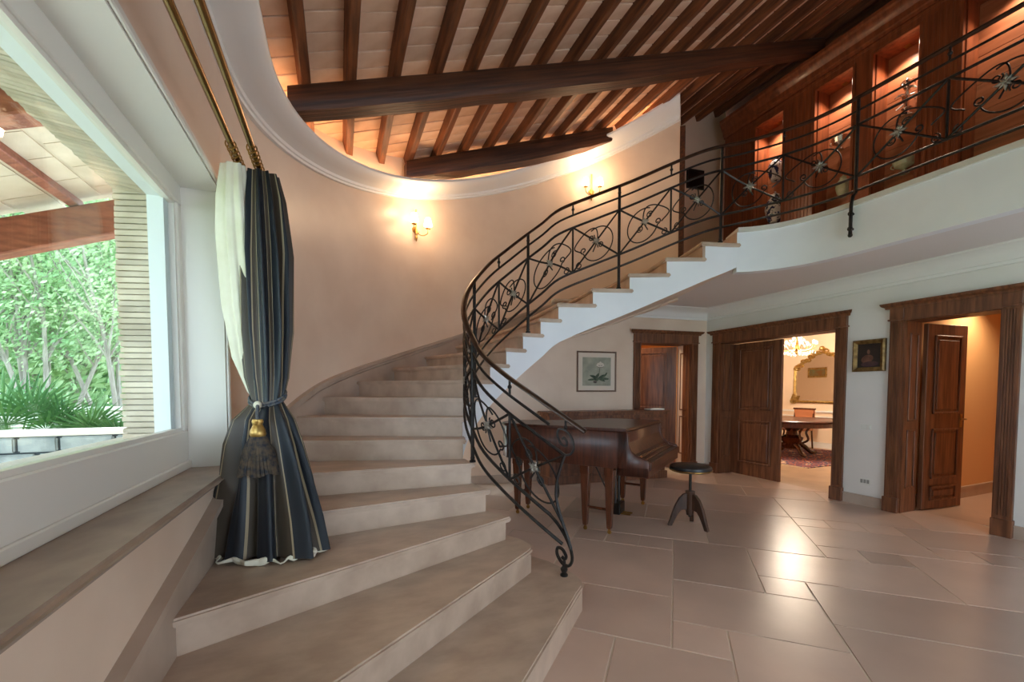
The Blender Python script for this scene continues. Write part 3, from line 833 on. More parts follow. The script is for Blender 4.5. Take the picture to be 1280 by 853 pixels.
# ------------------------------------------------------------------ curtain rods, drapes
for xr, nm, lab in ((-.50, 'curtain_rod', 'brass curtain rod carrying the cream lining, beside the window'), (-.405, 'curtain_rod', 'brass curtain rod carrying the striped drape')):
    zr = 2.69
    e = empty(nm, (xr, 2.0, zr), lab, 'curtain rod', 'brass curtain rods over the window')
    MB().tube([(xr, OPY0 - .1, zr), (xr, 2.90, zr)], .0165, 12).build('rod', 'brass_rod', e)
    MB().lathe([(.001, 0), (.016, 0), (.016, .012), (.012, .02), (.02, .035), (.012, .05), (.001, .05)], (xr, 2.90, zr), 10, (0, 1, 0)).build('finial', 'brass', e)
    MB().tube([(XW, 1.0, zr + .01), (xr, 1.0, zr + .01)], .007, 6).build('bracket', 'brass', e)
    for k in range(6):
        y = 2.62 + k * .045
        MB().tube([(xr + .024 * math.cos(a) * 1.0, y + .004 * math.sin(a * 2), zr - .008 + .024 * math.sin(a)) for a in [2 * PI * q / 14 for q in range(14)]], .0035, 5, closed=True).build('ring', 'brass', e)
FW = Vector((math.sin(YAW), math.cos(YAW), 0)); RT_ = Vector((math.cos(YAW), -math.sin(YAW), 0))
# plan axes of the drape follow the wall corner, rotated to lie along the stair wall
def pleated(name, secs, nple, mt, m=120, stripes=6, sub=5, seed=1, amp=.18):
    rnd = random.Random(seed); ph = [rnd.uniform(0, 6.28) for _ in range(4)]
    S = []
    keys = secs
    rings, uvr = [], []
    K = []
    for a, b in zip(keys, keys[1:]):
        for j in range(sub): K.append([a[i] + (b[i] - a[i]) * (j / sub) for i in range(len(a))])
    K.append(list(keys[-1]))
    for z, cx, cy, rx, ry, am in K:
        ring = []
        for k in range(m):
            a = 2 * PI * k / m
            f = 1 + am * (math.sin(nple * a + ph[0] + .5 * math.sin(z * 3)) * .6 + .4 * math.sin((nple * 2 + 1) * a + ph[1] + z) * .5 + .35 * math.sin(3 * a + ph[2] + z * 1.5))
            ring.append(Vector((cx, cy, z)) + RT_ * rx * f * math.cos(a) + FW * ry * f * math.sin(a))
        rings.append(ring)
    mb = MB(); n = m
    mb.loft(rings, caps=False)
    me = bpy.data.meshes.new(name); me.from_pydata([tuple(p) for p in mb.v], [], mb.f)
    uv = me.uv_layers.new(name='uv')
    for poly in me.polygons:
        ks = [mb.f[poly.index][i] % n for i in range(4)]
        wrap = max(ks) - min(ks) > n / 2
        for li, k in zip(poly.loop_indices, ks):
            if wrap and k == 0: k = n
            uv.data[li].uv = (k / n * stripes, 0)
    me.shade_smooth(); me.materials.append(M[mt])
    return bpy.data.objects.new(name, me)
dr = empty('striped_drape', (-.38, 2.75, .51), 'navy and taupe striped drape tied back beside the window', 'curtain')
o = pleated('drape_fabric', [(2.66, -.40, 2.86, .075, .06, .30), (2.52, -.395, 2.86, .095, .075, .34), (2.2, -.39, 2.85, .12, .09, .36), (1.75, -.385, 2.83, .12, .09, .34),
                             (1.48, -.385, 2.81, .105, .075, .24), (1.34, -.385, 2.80, .082, .06, .12), (1.24, -.40, 2.785, .15, .10, .22), (1.10, -.40, 2.77, .19, .115, .28), (.9, -.39, 2.75, .215, .13, .40),
                             (.70, -.385, 2.70, .25, .145, .42), (.525, -.375, 2.64, .275, .165, .36)], 10, 'drape', m=200, stripes=9, seed=4)
link(o, dr)
hem = []
for k in range(120):
    a = 2 * PI * k / 120
    f = 1 + .10 * math.sin(11 * a) + .05 * math.sin(23 * a)
    hem.append(Vector((-.375, 2.63, .519 + .012 * abs(math.sin(9 * a)))) + RT_ * .283 * f * math.cos(a) + FW * .175 * f * math.sin(a))
MB().tube(hem, lambda u: .013 + .010 * math.sin(50 * u) * math.sin(17 * u), 8, closed=True, flat=.7).build('lining_hem', 'cotton', dr)
sh = pleated('cream_curtain', [(2.66, -.525, 2.81, .06, .045, .2), (2.5, -.535, 2.83, .075, .05, .25), (2.3, -.54, 2.86, .085, .05, .25), (1.9, -.53, 2.90, .085, .05, .25), (1.6, -.50, 2.90, .075, .045, .2), (1.40, -.455, 2.88, .045, .035, .12), (1.34, -.43, 2.87, .035, .03, .05)], 7, 'cotton', stripes=1, seed=2)
link(sh); tag(sh, 'cream lining curtain hanging between the window reveal and striped drape', 'curtain')
tb = empty('tassel_tieback', (-.42, 2.72, 1.25), 'dark rope tieback with gilt-topped tassel around the striped drape', 'tieback')
c = Vector((-.385, 2.80, 1.33))
for dz in (0, .016):
    MB().tube([c + RT_ * .098 * math.cos(a) + FW * .075 * math.sin(a) + Vector((0, 0, dz + .045 * (-math.sin(a)) * -1 + (.03 if True else 0))) for a in [2 * PI * q / 40 for q in range(40)]], .008, 6, closed=True).build('rope', M['drape'] if False else mat('rope_blue', rgb(52, 64, 82), rgb(110, 104, 96), rough=.8, scale=60) , tb)
kp = c - FW * .10 + Vector((0, 0, -.005))
MB().ball(kp, .022, 10).build('knot', 'cotton', tb)
VR = Vector((c.x, c.y, 0)).normalized()
kt = kp + Vector((0, 0, -.075)) - VR * .085
MB().tube([kp - VR * .01, kp - VR * .06 + Vector((0, 0, -.03)), kt + Vector((0, 0, -.004))], .009, 6).build('rope', bpy.data.materials['rope_blue'], tb)
MB().lathe([(.001, 0), (.026, 0), (.029, -.012), (.024, -.03), (.038, -.06), (.041, -.08), (.034, -.10), (.001, -.10)], kt, 14).build('tassel_cap', 'gold', tb)
fm = MB()
for k in range(34):
    a = 2 * PI * k / 34; p = kt + Vector((.03 * math.cos(a), .03 * math.sin(a), -.095)); q = kt + Vector((.095 * math.cos(a), .06 * math.sin(a), -.30 + .008 * math.sin(5 * a)))
    fm.tube([p, p.lerp(q, .4) + Vector((.012 * math.cos(a), .010 * math.sin(a), 0)), q], .0105, 5)
fm.build('fringe', mat('tassel_fringe', rgb(30, 34, 44), rgb(92, 76, 58), rough=.8, scale=40), tb)

# ------------------------------------------------------------------ wall sconces
def wall_normal(p):
    n = Vector(((p[0] - EC[0]) / EA ** 2, (p[1] - EC[1]) / EB ** 2, 0)).normalized(); return -n
def sconce(p, label):
    n = wall_normal(p); s = Vector((-n.y, n.x, 0)); up = Vector((0, 0, 1)); p = Vector(p)
    e = empty('wall_sconce', p, label, 'wall lamp', 'brass two-arm sconces on the stair wall')
    MB().lathe([(.001, -.15), (.008, -.14), (.018, -.10), (.010, -.08), (.024, -.05), (.018, -.02), (.010, 0), (.008, .10), (.008, .22), (.012, .24), (.001, .25)], p + n * .035, 10).build('stem', 'brass', e)
    MB().lathe([(.001, 0), (.04, 0), (.035, .015), (.012, .02), (.012, .04), (.001, .04)], p, 12, n).build('backplate', 'brass', e)
    for sg in (-1, 1):
        b = p + n * .035 + up * -.04
        pts = [b, b + s * sg * .05 + n * .05 - up * .035, b + s * sg * .10 + n * .09 - up * .01, b + s * sg * .105 + n * .10 + up * .05]
        pts = catmull(pts, 6)
        arm = MB().tube(pts, .006, 6); arm.tube([b + s * sg * .03 + up * x for x in (.0,)] + [b + s * sg * .05 + up * .02, b + s * sg * .035 + up * .035], .004, 5)
        arm.build('arm', 'brass', e)
        t = pts[-1]
        MB().lathe([(.001, -.005), (.03, 0), (.032, .006), (.010, .01), (.001, .01)], t, 12).build('drip_pan', 'brass', e)
        MB().lathe([(.009, .01), (.009, .07)], t, 8).build('candle', 'candle', e)
        MB().loft([[t + Vector((r_ * math.cos(2 * PI * k / 18), r_ * math.sin(2 * PI * k / 18), z)) for k in range(18)] for r_, z in ((.056, .035), (.048, .075), (.034, .13))], caps=False).build('shade', 'shade', e)
        for nm, z, en in (('sconce_light', .22, 4.0), ('sconce_light', .0, 1.8)):
            l = bpy.data.lights.new(nm, 'POINT'); l.energy = en; l.color = (1, .66, .38); l.shadow_soft_size = .04
            lo = bpy.data.objects.new(nm, l); lo.location = t + up * z + n * (.12 if z > .1 else .10); link(lo, e)
    return e
def on_ell(x): return (x, EC[1] + EB * math.sqrt(1 - ((x - EC[0]) / EA) ** 2))
a_ = on_ell(.91); sconce((a_[0], a_[1], 3.42), 'lit brass sconce on the stair wall above the lower flight')
b_ = on_ell(3.57); sconce((b_[0], b_[1], 4.40), 'lit brass sconce on the stair wall above the upper flight')

# ------------------------------------------------------------------ grand piano
PO = Vector((2.59, 3.03, 0)); PU = Vector((.811, .585, 0)).normalized(); PV = Vector((-PU.y, PU.x, 0)); PZ = Vector((0, 0, 1))
PW_ = 1.37
pn = empty('grand_piano', PO + PU * .7 + PV * .7, 'mahogany grand piano with closed lid under the stair', 'piano')
def pl(u, v, z=0): return PO + PU * u + PV * v + PZ * z
def outline(off=0, v0=.20):
    b = [(0 - off, v0 - off), (0 - off, 1.40), (.02 - off, 1.55 + off), (.12, 1.66 + off), (.30, 1.70 + off), (.46, 1.66 + off), (.58, 1.54 + off), (.66, 1.36 + off), (.76, 1.18 + off), (.92, 1.06 + off), (1.12, .98 + off), (1.28, .90 + off), (PW_ - .02 + off, .78 + off), (PW_ + off, .64), (PW_ + off, v0 - off)]
    return [(pl(u, v).x, pl(u, v).y) for u, v in b]
MB().prism(outline(0), .66, 1.015).build('rim', 'piano', pn, bevel=.008, angle=50)
MB().prism(outline(.018, .22), 1.018, 1.045).build('lid', 'piano', pn, bevel=.009, seg=2, angle=50)
MB().obox(PO, PU, PV, PZ, (0, .0, .60), (PW_, .30, .70)).build('key_bed', 'piano', pn, bevel=.008)
MB().obox(PO, PU, PV, PZ, (.02, -.012, .665), (PW_ - .02, .02, .745)).build('key_slip', 'piano', pn, bevel=.006)
for u0 in (0, PW_ - .055):                      # scrolled cheeks
    pr = [(0, .60), (0, .745), (.02, .768), (.06, .776), (.12, .795), (.165, .835), (.19, .90), (.195, .97), (.205, 1.012), (.30, 1.015), (.30, .60)]
    MB().loft([[pl(u, v, z) for v, z in pr] for u in (u0, u0 + .055)]).build('cheek', 'piano', pn, bevel=.006, angle=50)
fbp = [(.02, .74), (.05, .756), (.10, .765), (.105, .785), (.15, .80), (.185, .86), (.205, .93), (.212, 1.0), (.26, 1.014), (.26, .70)]
MB().loft([[pl(u, v, z) for v, z in fbp] for u in (.055, PW_ - .055)]).build('fall_board', 'piano', pn, angle=25)
for v, z in ((.045, .76), (.105, .788)):
    MB().tube([pl(.06, v, z), pl(PW_ - .06, v, z)], .006, 6).build('fall_bead', 'piano_leg', pn)
def pleg(u, v):
    rings = []
    for z, h in ((.66, .046), (.58, .046), (.575, .042), (.10, .025), (.06, .022), (.05, .014)):
        rings.append([pl(u + a * h, v + b * h, z) for a, b in ((-1, -1), (1, -1), (1, 1), (-1, 1))])
    m = MB().loft(rings).build('leg', 'piano_leg', pn, bevel=.003, angle=20)
    c_ = MB().lathe([(.001, -.011), (.017, -.011), (.022, -.004), (.022, .004), (.017, .011), (.001, .011)], pl(u, v, .022), 12, PU)
    c_.obox(pl(u, v, 0), PU, PV, PZ, (-.010, -.010, .03), (.010, .010, .055))
    q = c_.build('caster', 'brass', None); q.parent = m; q.matrix_parent_inverse = Matrix.Translation(-pn.location) @ Matrix.Identity(4)
    q.matrix_parent_inverse = Matrix.Identity(4)
for (ua, va), (ub, vb) in (((.065, .385), (.065, .635)), ((PW_ - .065, .385), (PW_ - .065, .635)), ((.18, 1.50), (.42, 1.50))):
    pleg(ua, va); pleg(ub, vb)
    a, b = pl(ua, va, .24), pl(ub, vb, .24)
    MB().tube([a, b], .014, 4).build('stretcher', 'piano_leg', pn, smooth=False)
ly = MB()
ly.obox(PO, PU, PV, PZ, (.50, .42, .07), (.68, .54, .19)); ly.build('pedal_box', 'dark', pn, bevel=.008)
for u in (.53, .65):
    MB().tube([pl(u, .48, .19), pl(u, .48, .66)], .016, 8).build('lyre_post', 'dark', pn)
for u in (.555, .625):
    MB().obox(PO, PU, PV, PZ, (u - .014, .32, .07), (u + .014, .43, .085)).build('pedal', 'brass', pn, bevel=.004)
MB().tube([pl(.59, .54, .19), pl(.59, .78, .66)], .008, 6).build('lyre_brace', 'dark', pn)

# ------------------------------------------------------------------ piano stool
sx, sy = 3.325, 3.265
stl = empty('piano_stool', (sx, sy, 0), 'round black leather piano stool on three curved wooden legs', 'stool')
MB().lathe([(.001, .575), (.185, .575), (.20, .585), (.205, .60), (.20, .625), (.18, .638), (.001, .645)], (sx, sy, 0), 32).build('seat', 'black', stl)
MB().lathe([(.196, .583), (.209, .588), (.209, .596), (.196, .60)], (sx, sy, 0), 32).build('seat_band', 'brass', stl)
MB().lathe([(.001, .10), (.014, .10), (.014, .575), (.06, .577), (.001, .578)], (sx, sy, 0), 12).build('screw', 'dark', stl)
MB().lathe([(.001, .12), (.032, .12), (.040, .16), (.040, .33), (.046, .345), (.046, .37), (.001, .375)], (sx, sy, 0), 14).build('hub', 'stool_wood', stl)
for a in (math.radians(147), math.radians(-80), math.radians(38)):
    d = Vector((math.cos(a), math.sin(a), 0)); s_ = Vector((-d.y, d.x, 0))
    top = [(.03, .345), (.07, .335), (.11, .29), (.15, .21), (.185, .10), (.215, .0)]
    bot = [(.03, .17), (.06, .175), (.085, .17), (.115, .13), (.145, .07), (.175, .0)]
    rings = []
    for (r0, z0), (r1, z1) in zip(top, bot):
        h = .019
        rings.append([Vector((sx, sy, 0)) + d * r0 + PZ * z0 - s_ * h, Vector((sx, sy, 0)) + d * r0 + PZ * z0 + s_ * h, Vector((sx, sy, 0)) + d * r1 + PZ * z1 + s_ * h, Vector((sx, sy, 0)) + d * r1 + PZ * z1 - s_ * h])
    MB().loft(rings).build('leg', 'stool_wood', stl, bevel=.004, angle=40)

# ------------------------------------------------------------------ low sideboard behind the piano
sbx0, sbx1 = 2.80, 4.86
sbd = empty('sideboard', (3.8, 5.45, 0), 'long low walnut sideboard with moulded top behind the piano', 'sideboard')
def SB(x0, x1, d0, d1, z0, z1, name, mt='wood_door', bev=.004):
    y = lambda x: back_y(x) - .06
    return MB().prism([(x0, y(x0) - d1), (x1, y(x1) - d1), (x1, y(x1) - d0), (x0, y(x0) - d0)], z0, z1).build(name, mt, sbd, bevel=bev)
SB(sbx0 + .05, sbx1 - .05, 0, .30, .10, 1.02, 'carcass')
SB(sbx0, sbx1, 0, .34, 1.06, 1.085, 'top'); SB(sbx0 + .03, sbx1 - .03, 0, .32, 1.02, 1.06, 'top_moulding')
SB(sbx0 + .02, sbx1 - .02, 0, .32, 0, .12, 'plinth')
for k in range(4):
    x0 = sbx0 + .09 + k * .478
    dq = SB(x0, x0 + .45, .30, .315, .16, .80, 'door')
    q = SB(x0 + .06, x0 + .39, .315, .325, .22, .74, 'panel'); q.parent = dq; q.matrix_parent_inverse = Matrix.Identity(4)
    dw = SB(x0, x0 + .45, .30, .315, .83, .98, 'drawer')
    cx = x0 + .225
    q = MB().ball((cx, back_y(cx) - .06 - .335, .905), .016, 8).build('knob', 'brass', None); q.parent = dw
for ob in list(sbd.children):
    for g in ob.children: g.matrix_parent_inverse = Matrix.Identity(4)
bk = MB().obox((4.58, back_y(4.58) - .30, 1.086), bax, -bnr, PZ, (0, 0, 0), (.26, .18, .022)).build('book', 'paper', None, bevel=.003); tag(bk, 'thin pale book lying on the sideboard', 'book')

# ------------------------------------------------------------------ pictures, switches
def framed(name, c, ax, an, w, h, fw, fmt, label, mount=0, depth=.03, art=None, tilt=0):
    e = empty(name, c, label, 'picture'); c = Vector(c); az = Vector((0, 0, 1))
    ax = Vector(ax).normalized(); an = Vector(an).normalized()
    m = MB(); pr = [(0, 0), (0, depth * .7), (fw * .35, depth), (fw * .7, depth * .75), (fw, depth * .5), (fw, 0)]
    rings = []
    for sx_, sz in ((-1, -1), (1, -1), (1, 1), (-1, 1), (-1, -1)):
        rings.append([c + ax * sx_ * (w / 2 - d) + az * sz * (h / 2 - d) + an * q for d, q in pr])
    m.loft(rings, caps=False).build('frame', fmt, e, angle=15)
    iw, ih = w / 2 - fw * .9, h / 2 - fw * .9
    if mount:
        MB().obox(c, ax, an, az, (-iw, 0, -ih), (iw, depth * .35, ih)).build('mount', 'mount', e, smooth=False)
        iw, ih = iw - mount, ih - mount
    MB().obox(c, ax, an, az, (-iw, 0, -ih), (iw, depth * .45, ih)).build('canvas', art[0], e, smooth=False)
    for lay, (nm, mt, shape) in enumerate(art[1:]):
        mm = MB()
        for kind, px, pz, rx, rz, rot in shape:
            n = 14; pts = []
            for k in range(n):
                a = 2 * PI * k / n; r_ = 1 if kind == 'o' else (abs(math.cos(a)) ** .6 * .9 + .1 if kind == 'l' else 1)
                x, z = rx * math.cos(a), rz * math.sin(a) * (1 if kind == 'o' else abs(math.sin(a)) ** .3)
                pts.append((px + x * math.cos(rot) - z * math.sin(rot), pz + x * math.sin(rot) + z * math.cos(rot)))
            vs = [c + ax * x * iw + az * z * ih + an * (depth * .45 + .0008 + .0003 * lay) for x, z in pts]
            mm.add(vs, [tuple(range(n))])
        mm.build(nm, mt, e, smooth=False)
    return e
pic_art = [mat('print_ground', rgb(150, 152, 136), rgb(176, 174, 156), rough=.7, scale=8),
           ('painted_stem', mat('print_stem', rgb(84, 92, 70), rough=.7), [('o', .17, -.05, .02, .42, -.12)])]
_lf = mat('print_leaf', rgb(52, 66, 52), rgb(92, 106, 84), rough=.7, scale=20)
for q, (lx, lz, lw, lh, lr) in enumerate([(-.18, -.38, .34, .10, -.35), (.02, -.30, .24, .09, .9), (.38, -.34, .30, .10, .45), (.55, -.50, .32, .09, -.05), (.30, -.56, .34, .08, -.4), (-.30, -.56, .36, .08, .1), (.62, -.22, .20, .06, 1.0), (.0, -.55, .16, .12, .3)]):
    pic_art.append(('painted_leaf', _lf, [('l', lx, lz, lw, lh, lr)]))
_fd = mat('print_flower', rgb(74, 70, 64), rgb(128, 120, 108), rough=.7, scale=30); _fp = mat('print_petal', rgb(212, 204, 190), rough=.7)
for lx, lz, lw, lh, lr, mm_ in [(.24, .42, .26, .15, 0, _fd), (.08, .50, .15, .09, .9, _fp), (.24, .56, .15, .09, 1.57, _fp), (.40, .50, .15, .09, 2.2, _fp), (.24, .36, .20, .05, 0, _fp), (-.12, -.72, .15, .10, 0, _fd)]:
    pic_art.append(('painted_petal', mm_, [('o', lx, lz, lw, lh, lr)]))
px_ = 3.815
framed('flower_print', (px_, back_y(px_) - .004, 1.70), bax, bnr, .69, .645, .024, 'frame_grey', 'flower print in a thin wooden frame above the piano', mount=.075, art=pic_art)
M['dull_gilt'] = mat('dull_gilt', rgb(104, 78, 44), rgb(150, 120, 72), rough=.4, metal=.6, scale=20, bump=.3)
dk = mat('old_canvas', rgb(24, 18, 16), rgb(44, 32, 28), rough=.3, scale=6)
por = [dk, ('painted_figure', mat('painted_red', rgb(84, 50, 40), rgb(122, 82, 62), rough=.4, scale=14), [('o', -.12, -.28, .52, .34, .25)]),
       ('painted_head', mat('painted_flesh', rgb(120, 86, 70), rgb(96, 66, 54), rough=.4, scale=14), [('o', -.02, .30, .13, .19, .1)]),
       ('painted_robe', mat('painted_dark', rgb(60, 36, 52), rgb(80, 52, 50), rough=.4, scale=12), [('o', .1, -.7, .75, .22, .05)])]
framed('small_oil_painting', (XR - .004, 3.05, 1.82), (0, -1, 0), (-1, 0, 0), .335, .38, .05, 'dull_gilt', 'small dark oil painting in a gilt frame between the doorways', depth=.045, art=por)
sw = empty('light_switch', (XR, 3.06, .955), 'small pale light switch plate above the wall socket', 'switch')
MB().box((XR - .008, 3.01, .925), (XR, 3.12, .995)).build('plate', 'plate', sw, bevel=.003)
for k in range(2): MB().box((XR - .012, 3.025 + k * .042, .94), (XR - .006, 3.06 + k * .042, .98)).build('rocker', 'plate', sw, bevel=.002)
so_ = empty('wall_socket', (XR, 3.05, .295), 'white wall socket above the skirting between the doorways', 'socket')
MB().box((XR - .008, 2.995, .26), (XR, 3.115, .335)).build('plate', 'plate', so_, bevel=.003)
for k in range(3): MB().box((XR - .011, 3.008 + k * .033, .275), (XR - .006, 3.034 + k * .033, .32)).build('outlet', 'socket', so_, bevel=.002)
framed('dark_picture', (5.60, back_y(5.60) - .004, 4.95), bax, bnr, .34, .32, .03, 'dark', 'small dark framed picture on the upper landing wall', art=[dk])

# ------------------------------------------------------------------ display cabinet along the gallery
dc = empty('display_cabinet', (XR, 2.0, Z_UP), 'cherry wood display cabinet with lit niches along the gallery', 'cabinet')
CZ0, CZ1, NZ1, CX1 = Z_UP - .004, 5.76, 5.375, XR + .30
def DB(y0, y1, z0, z1, x0=XR, x1=None, name='panel', mt='wood_cab', bev=.004):
    return MB().box((x0, y0, z0), (x1 if x1 else XR + .05, y1, z1)).build(name, mt, dc, bevel=bev)
niches = [(4.20, 4.64), (3.325, 3.776), (2.681, 3.122), (1.66, 2.34), (.75, 1.28)]
edges = [5.19] + [e for n in niches for e in (n[1], n[0])] + [-1.0]
for k in range(0, len(edges), 2):
    y1, y0 = edges[k], edges[k + 1]
    p = DB(y0, y1, CZ0, 5.46, name='pilaster', x1=XR + .05)
    fl_ = (k != 4)
    if fl_:
        n = max(3, int((y1 - y0) / .045)); 
        for q in range(n):
            yy = y0 + (y1 - y0) * (q + .5) / n
            r_ = MB().box((XR - .008, yy - .012, CZ0 + .06), (XR, yy + .012, 5.40)).build('flute', 'wood_cab', None, bevel=.004); r_.parent = p
    # niche side behind
    for y in (y0, y1):
        DB(y - .012, y + .012, CZ0, 5.46, XR + .05, CX1, 'niche_side', 'wood_cab', 0)
for y0, y1 in niches: DB(y0, y1, NZ1, 5.46, name='head_board')
DB(-1.0, 5.19, 5.46, 5.50, name='frieze')
for y0, y1 in niches: DB(y0, y1, NZ1, NZ1 + .03, XR + .05, CX1, 'niche_top', 'wood_cab', 0)
pr = [(0, 5.50), (-.02, 5.50), (-.025, 5.53), (-.04, 5.54), (-.05, 5.60), (-.09, 5.66), (-.10, 5.70), (-.12, 5.72), (-.12, 5.76), (.1, 5.76), (.1, 5.50)]
MB().loft([[(XR + d, y, z) for d, z in pr] for y in (-1.0, 5.20)]).build('crown_moulding', 'wood_cab', dc, angle=20)
DB(-1.0, 5.19, CZ0, CZ0 + .10, XR - .012, XR + .05, 'plinth')
DB(5.17, 5.19, CZ0, 5.50, XR, CX1, 'end_panel')
for i, (y0, y1) in enumerate(niches):
    for k in range(8):
        z0 = CZ0 + k * .28
        z1 = min(z0 + .277, NZ1)
        if z1 > z0: DB(y0, y1, z0, z1, CX1 - .02, CX1 - .006 + .004 * (k % 2), 'back_board', 'wood_back', .003)
    for ya, yb in ((y0 - .025, y0 + .008), (y1 - .008, y1 + .025)):
        DB(ya, yb, CZ0, NZ1 + .025, XR - .016, XR, 'niche_casing', 'wood_cab', .004)
    DB(y0, y1, NZ1 - .008, NZ1 + .025, XR - .016, XR, 'niche_casing', 'wood_cab', .004)
    for z in (3.90, 4.52):
        DB(y0 + .012, y1 - .012, z - .012, z, XR + .07, CX1 - .02, 'glass_shelf', 'glass', 0)
    # downlight in the niche top
    DB((y0 + y1) / 2 - .03, (y0 + y1) / 2 + .03, NZ1 - .008, NZ1, XR + .2, XR + .26, 'downlight', 'brass', .003)
    l = bpy.data.lights.new('niche_light', 'SPOT'); l.energy = 30; l.color = (1, .78, .58); l.spot_size = 2.2; l.spot_blend = .8; l.shadow_soft_size = .03
    lo = bpy.data.objects.new('niche_light', l); lo.location = (XR + .11, (y0 + y1) / 2, NZ1 - .03); link(lo, dc)
def jar(c, h, w, mt, label, cat='vase', name='china_jar'):
    pr = [(.001, 0), (.5, 0), (.55, .03), (.8, .2), (1.0, .45), (.9, .65), (.55, .78), (.42, .84), (.5, .87), (.45, .9), (.2, .95), (.08, .96), (.1, 1.0), (.001, 1.0)]
    e = empty(name, c, label, cat)
    MB().lathe([(r_ * w / 2, z * h) for r_, z in pr[:8]], c, 20).build('body', mt, e)
    MB().lathe([(.001, .84 * h)] + [(r_ * w / 2, z * h) for r_, z in pr[7:]], c, 20).build('lid', mt, e)
    return e
jar((XR + .16, 4.42, 3.90), .46, .27, 'china', 'blue and white china jar on the lower shelf of the narrow niche', name='china_jar')
jar((XR + .16, 4.42, 4.52), .36, .22, 'china', 'smaller blue and white china jar on the upper shelf of the narrow niche', name='china_jar')
jar((XR + .16, 3.50, 3.90), .28, .16, 'celadon', 'green celadon jar in the middle niche beside the flat pilaster', name='celadon_jar')
def bowl(c, r_, mt, label, name='silver_bowl'):
    e = empty(name, c, label, 'bowl')
    MB().lathe([(.001, 0), (r_ * .45, 0), (r_ * .4, .02), (r_ * .15, .035), (r_ * .2, .05), (r_ * .8, .09), (r_, .15), (r_ * .96, .15), (r_ * .7, .09), (.001, .06)], c, 20).build('body', mt, e)
    for s in (-1, 1):
        MB().tube([Vector(c) + Vector((0, s * (r_ * .9 + .03 * math.sin(PI * k / 8)), .09 + .06 * k / 8)) for k in range(9)], .006, 6).build('handle', mt, e)
    return e
bowl((XR + .16, 3.55, 4.52), .10, 'silver', 'two-handled silver bowl on the upper shelf of the middle niche')
bowl((XR + .16, 2.86, 3.90), .11, 'celadon', 'pale green bowl on the lower shelf of the niche beside the wide fluted pilaster', 'ceramic_bowl')
def figure_ornament(c, label):
    e = empty('silver_ornament', c, label, 'ornament')
    MB().lathe([(.001, 0), (.09, 0), (.085, .02), (.04, .04), (.03, .09), (.05, .11), (.001, .12)], c, 16).build('base', 'silver', e)
    m = MB()
    for k in range(9):
        a = k * 2.4; h = .14 + k * .03; r_ = .10 - k * .006
        pts = [Vector(c) + Vector((r_ * u * math.cos(a + u), r_ * u * math.sin(a + u), h + .06 * math.sin(u * 2.2))) for u in (0, .35, .7, 1.0, 1.25)]
        m.tube(pts, lambda u: .022 * (1 - .8 * u) + .003, 6)
    m.lathe([(.02, .1), (.028, .2), (.015, .36), (.03, .42), (.001, .46)], c, 12)
    m.build('foliage', 'silver', e)
figure_ornament((XR + .16, 2.86, 4.52), 'curling silver ornament on the upper shelf beside the wide fluted pilaster')

# ------------------------------------------------------------------ dining room beyond the wide doorway
DX, DY0, DY1, DZ = 10.75, 3.0, 10.6, 2.95
f_ = MB().box((XR + WT, DY0, -.06), (DX, DY1, 0.0)); tag(f_.build('floor_dining', 'parquet', smooth=False), kind='structure')
w_ = MB().box((DX, DY0, 0), (DX + .1, DY1, DZ)); tag(w_.build('wall_dining_far', 'cream_wall', smooth=False), kind='structure')
w_ = MB().box((XR + WT, DY0 - .1, 0), (DX, DY0, DZ)); tag(w_.build('wall_dining_near', 'cream_wall', smooth=False), kind='structure')
w_ = MB().box((XR + WT, DY1, 0), (DX, DY1 + .1, DZ)); tag(w_.build('wall_dining_side', 'cream_wall', smooth=False), kind='structure')
w_ = MB().box((XR + WT, 5.35, 0), (XR + WT + .05, DY1, DZ)); w_.box((XR + WT, D1[0], DH + .05), (XR + WT + .05, 5.35, DZ)); tag(w_.build('wall_dining_inner', 'cream_wall', smooth=False), kind='structure')
w_ = MB().box((XR + WT, DY0 - .1, DZ), (DX + .1, DY1 + .1, DZ + .1)); tag(w_.build('ceiling_dining', 'white', smooth=False), kind='structure')
dr_ = MB()
for z0, z1, d in ((.86, .90, .03), (.74, .765, .02), (0, .12, .02), (.12, .135, .03)): dr_.box((DX - d, DY0, z0), (DX, DY1, z1))
tag(dr_.build('trim_3', 'white', smooth=False), kind='structure')
rg = empty('patterned_rug', (9.0, 6.2, 0), 'red and blue patterned rug under the dining table', 'rug')
MB().box((7.75, 4.9, 0), (10.45, 7.6, .012)).build('pile', 'rug', rg, smooth=False)
MB().box((7.69, 4.9, 0), (7.75, 7.6, .008)).box((10.45, 4.9, 0), (10.51, 7.6, .008)).build('fringe', 'rug_edge', rg, smooth=False)
tc_ = Vector((9.15, 6.15, .012))
tb_ = empty('dining_table', tc_, 'round walnut pedestal dining table on the rug', 'table')
MB().lathe([(.001, .70), (.80, .70), (.82, .715), (.88, .735), (.90, .75), (.88, .765), (.001, .765)], tc_, 40).build('top', 'piano', tb_)
MB().lathe([(.74, .62), (.78, .62), (.78, .70), (.74, .70)], tc_, 40).build('apron', 'piano', tb_)
MB().lathe([(.001, .12), (.16, .12), (.18, .17), (.14, .22), (.20, .30), (.22, .36), (.12, .42), (.10, .50), (.18, .56), (.30, .62), (.001, .63)], tc_, 20).build('pedestal', 'piano_leg', tb_)
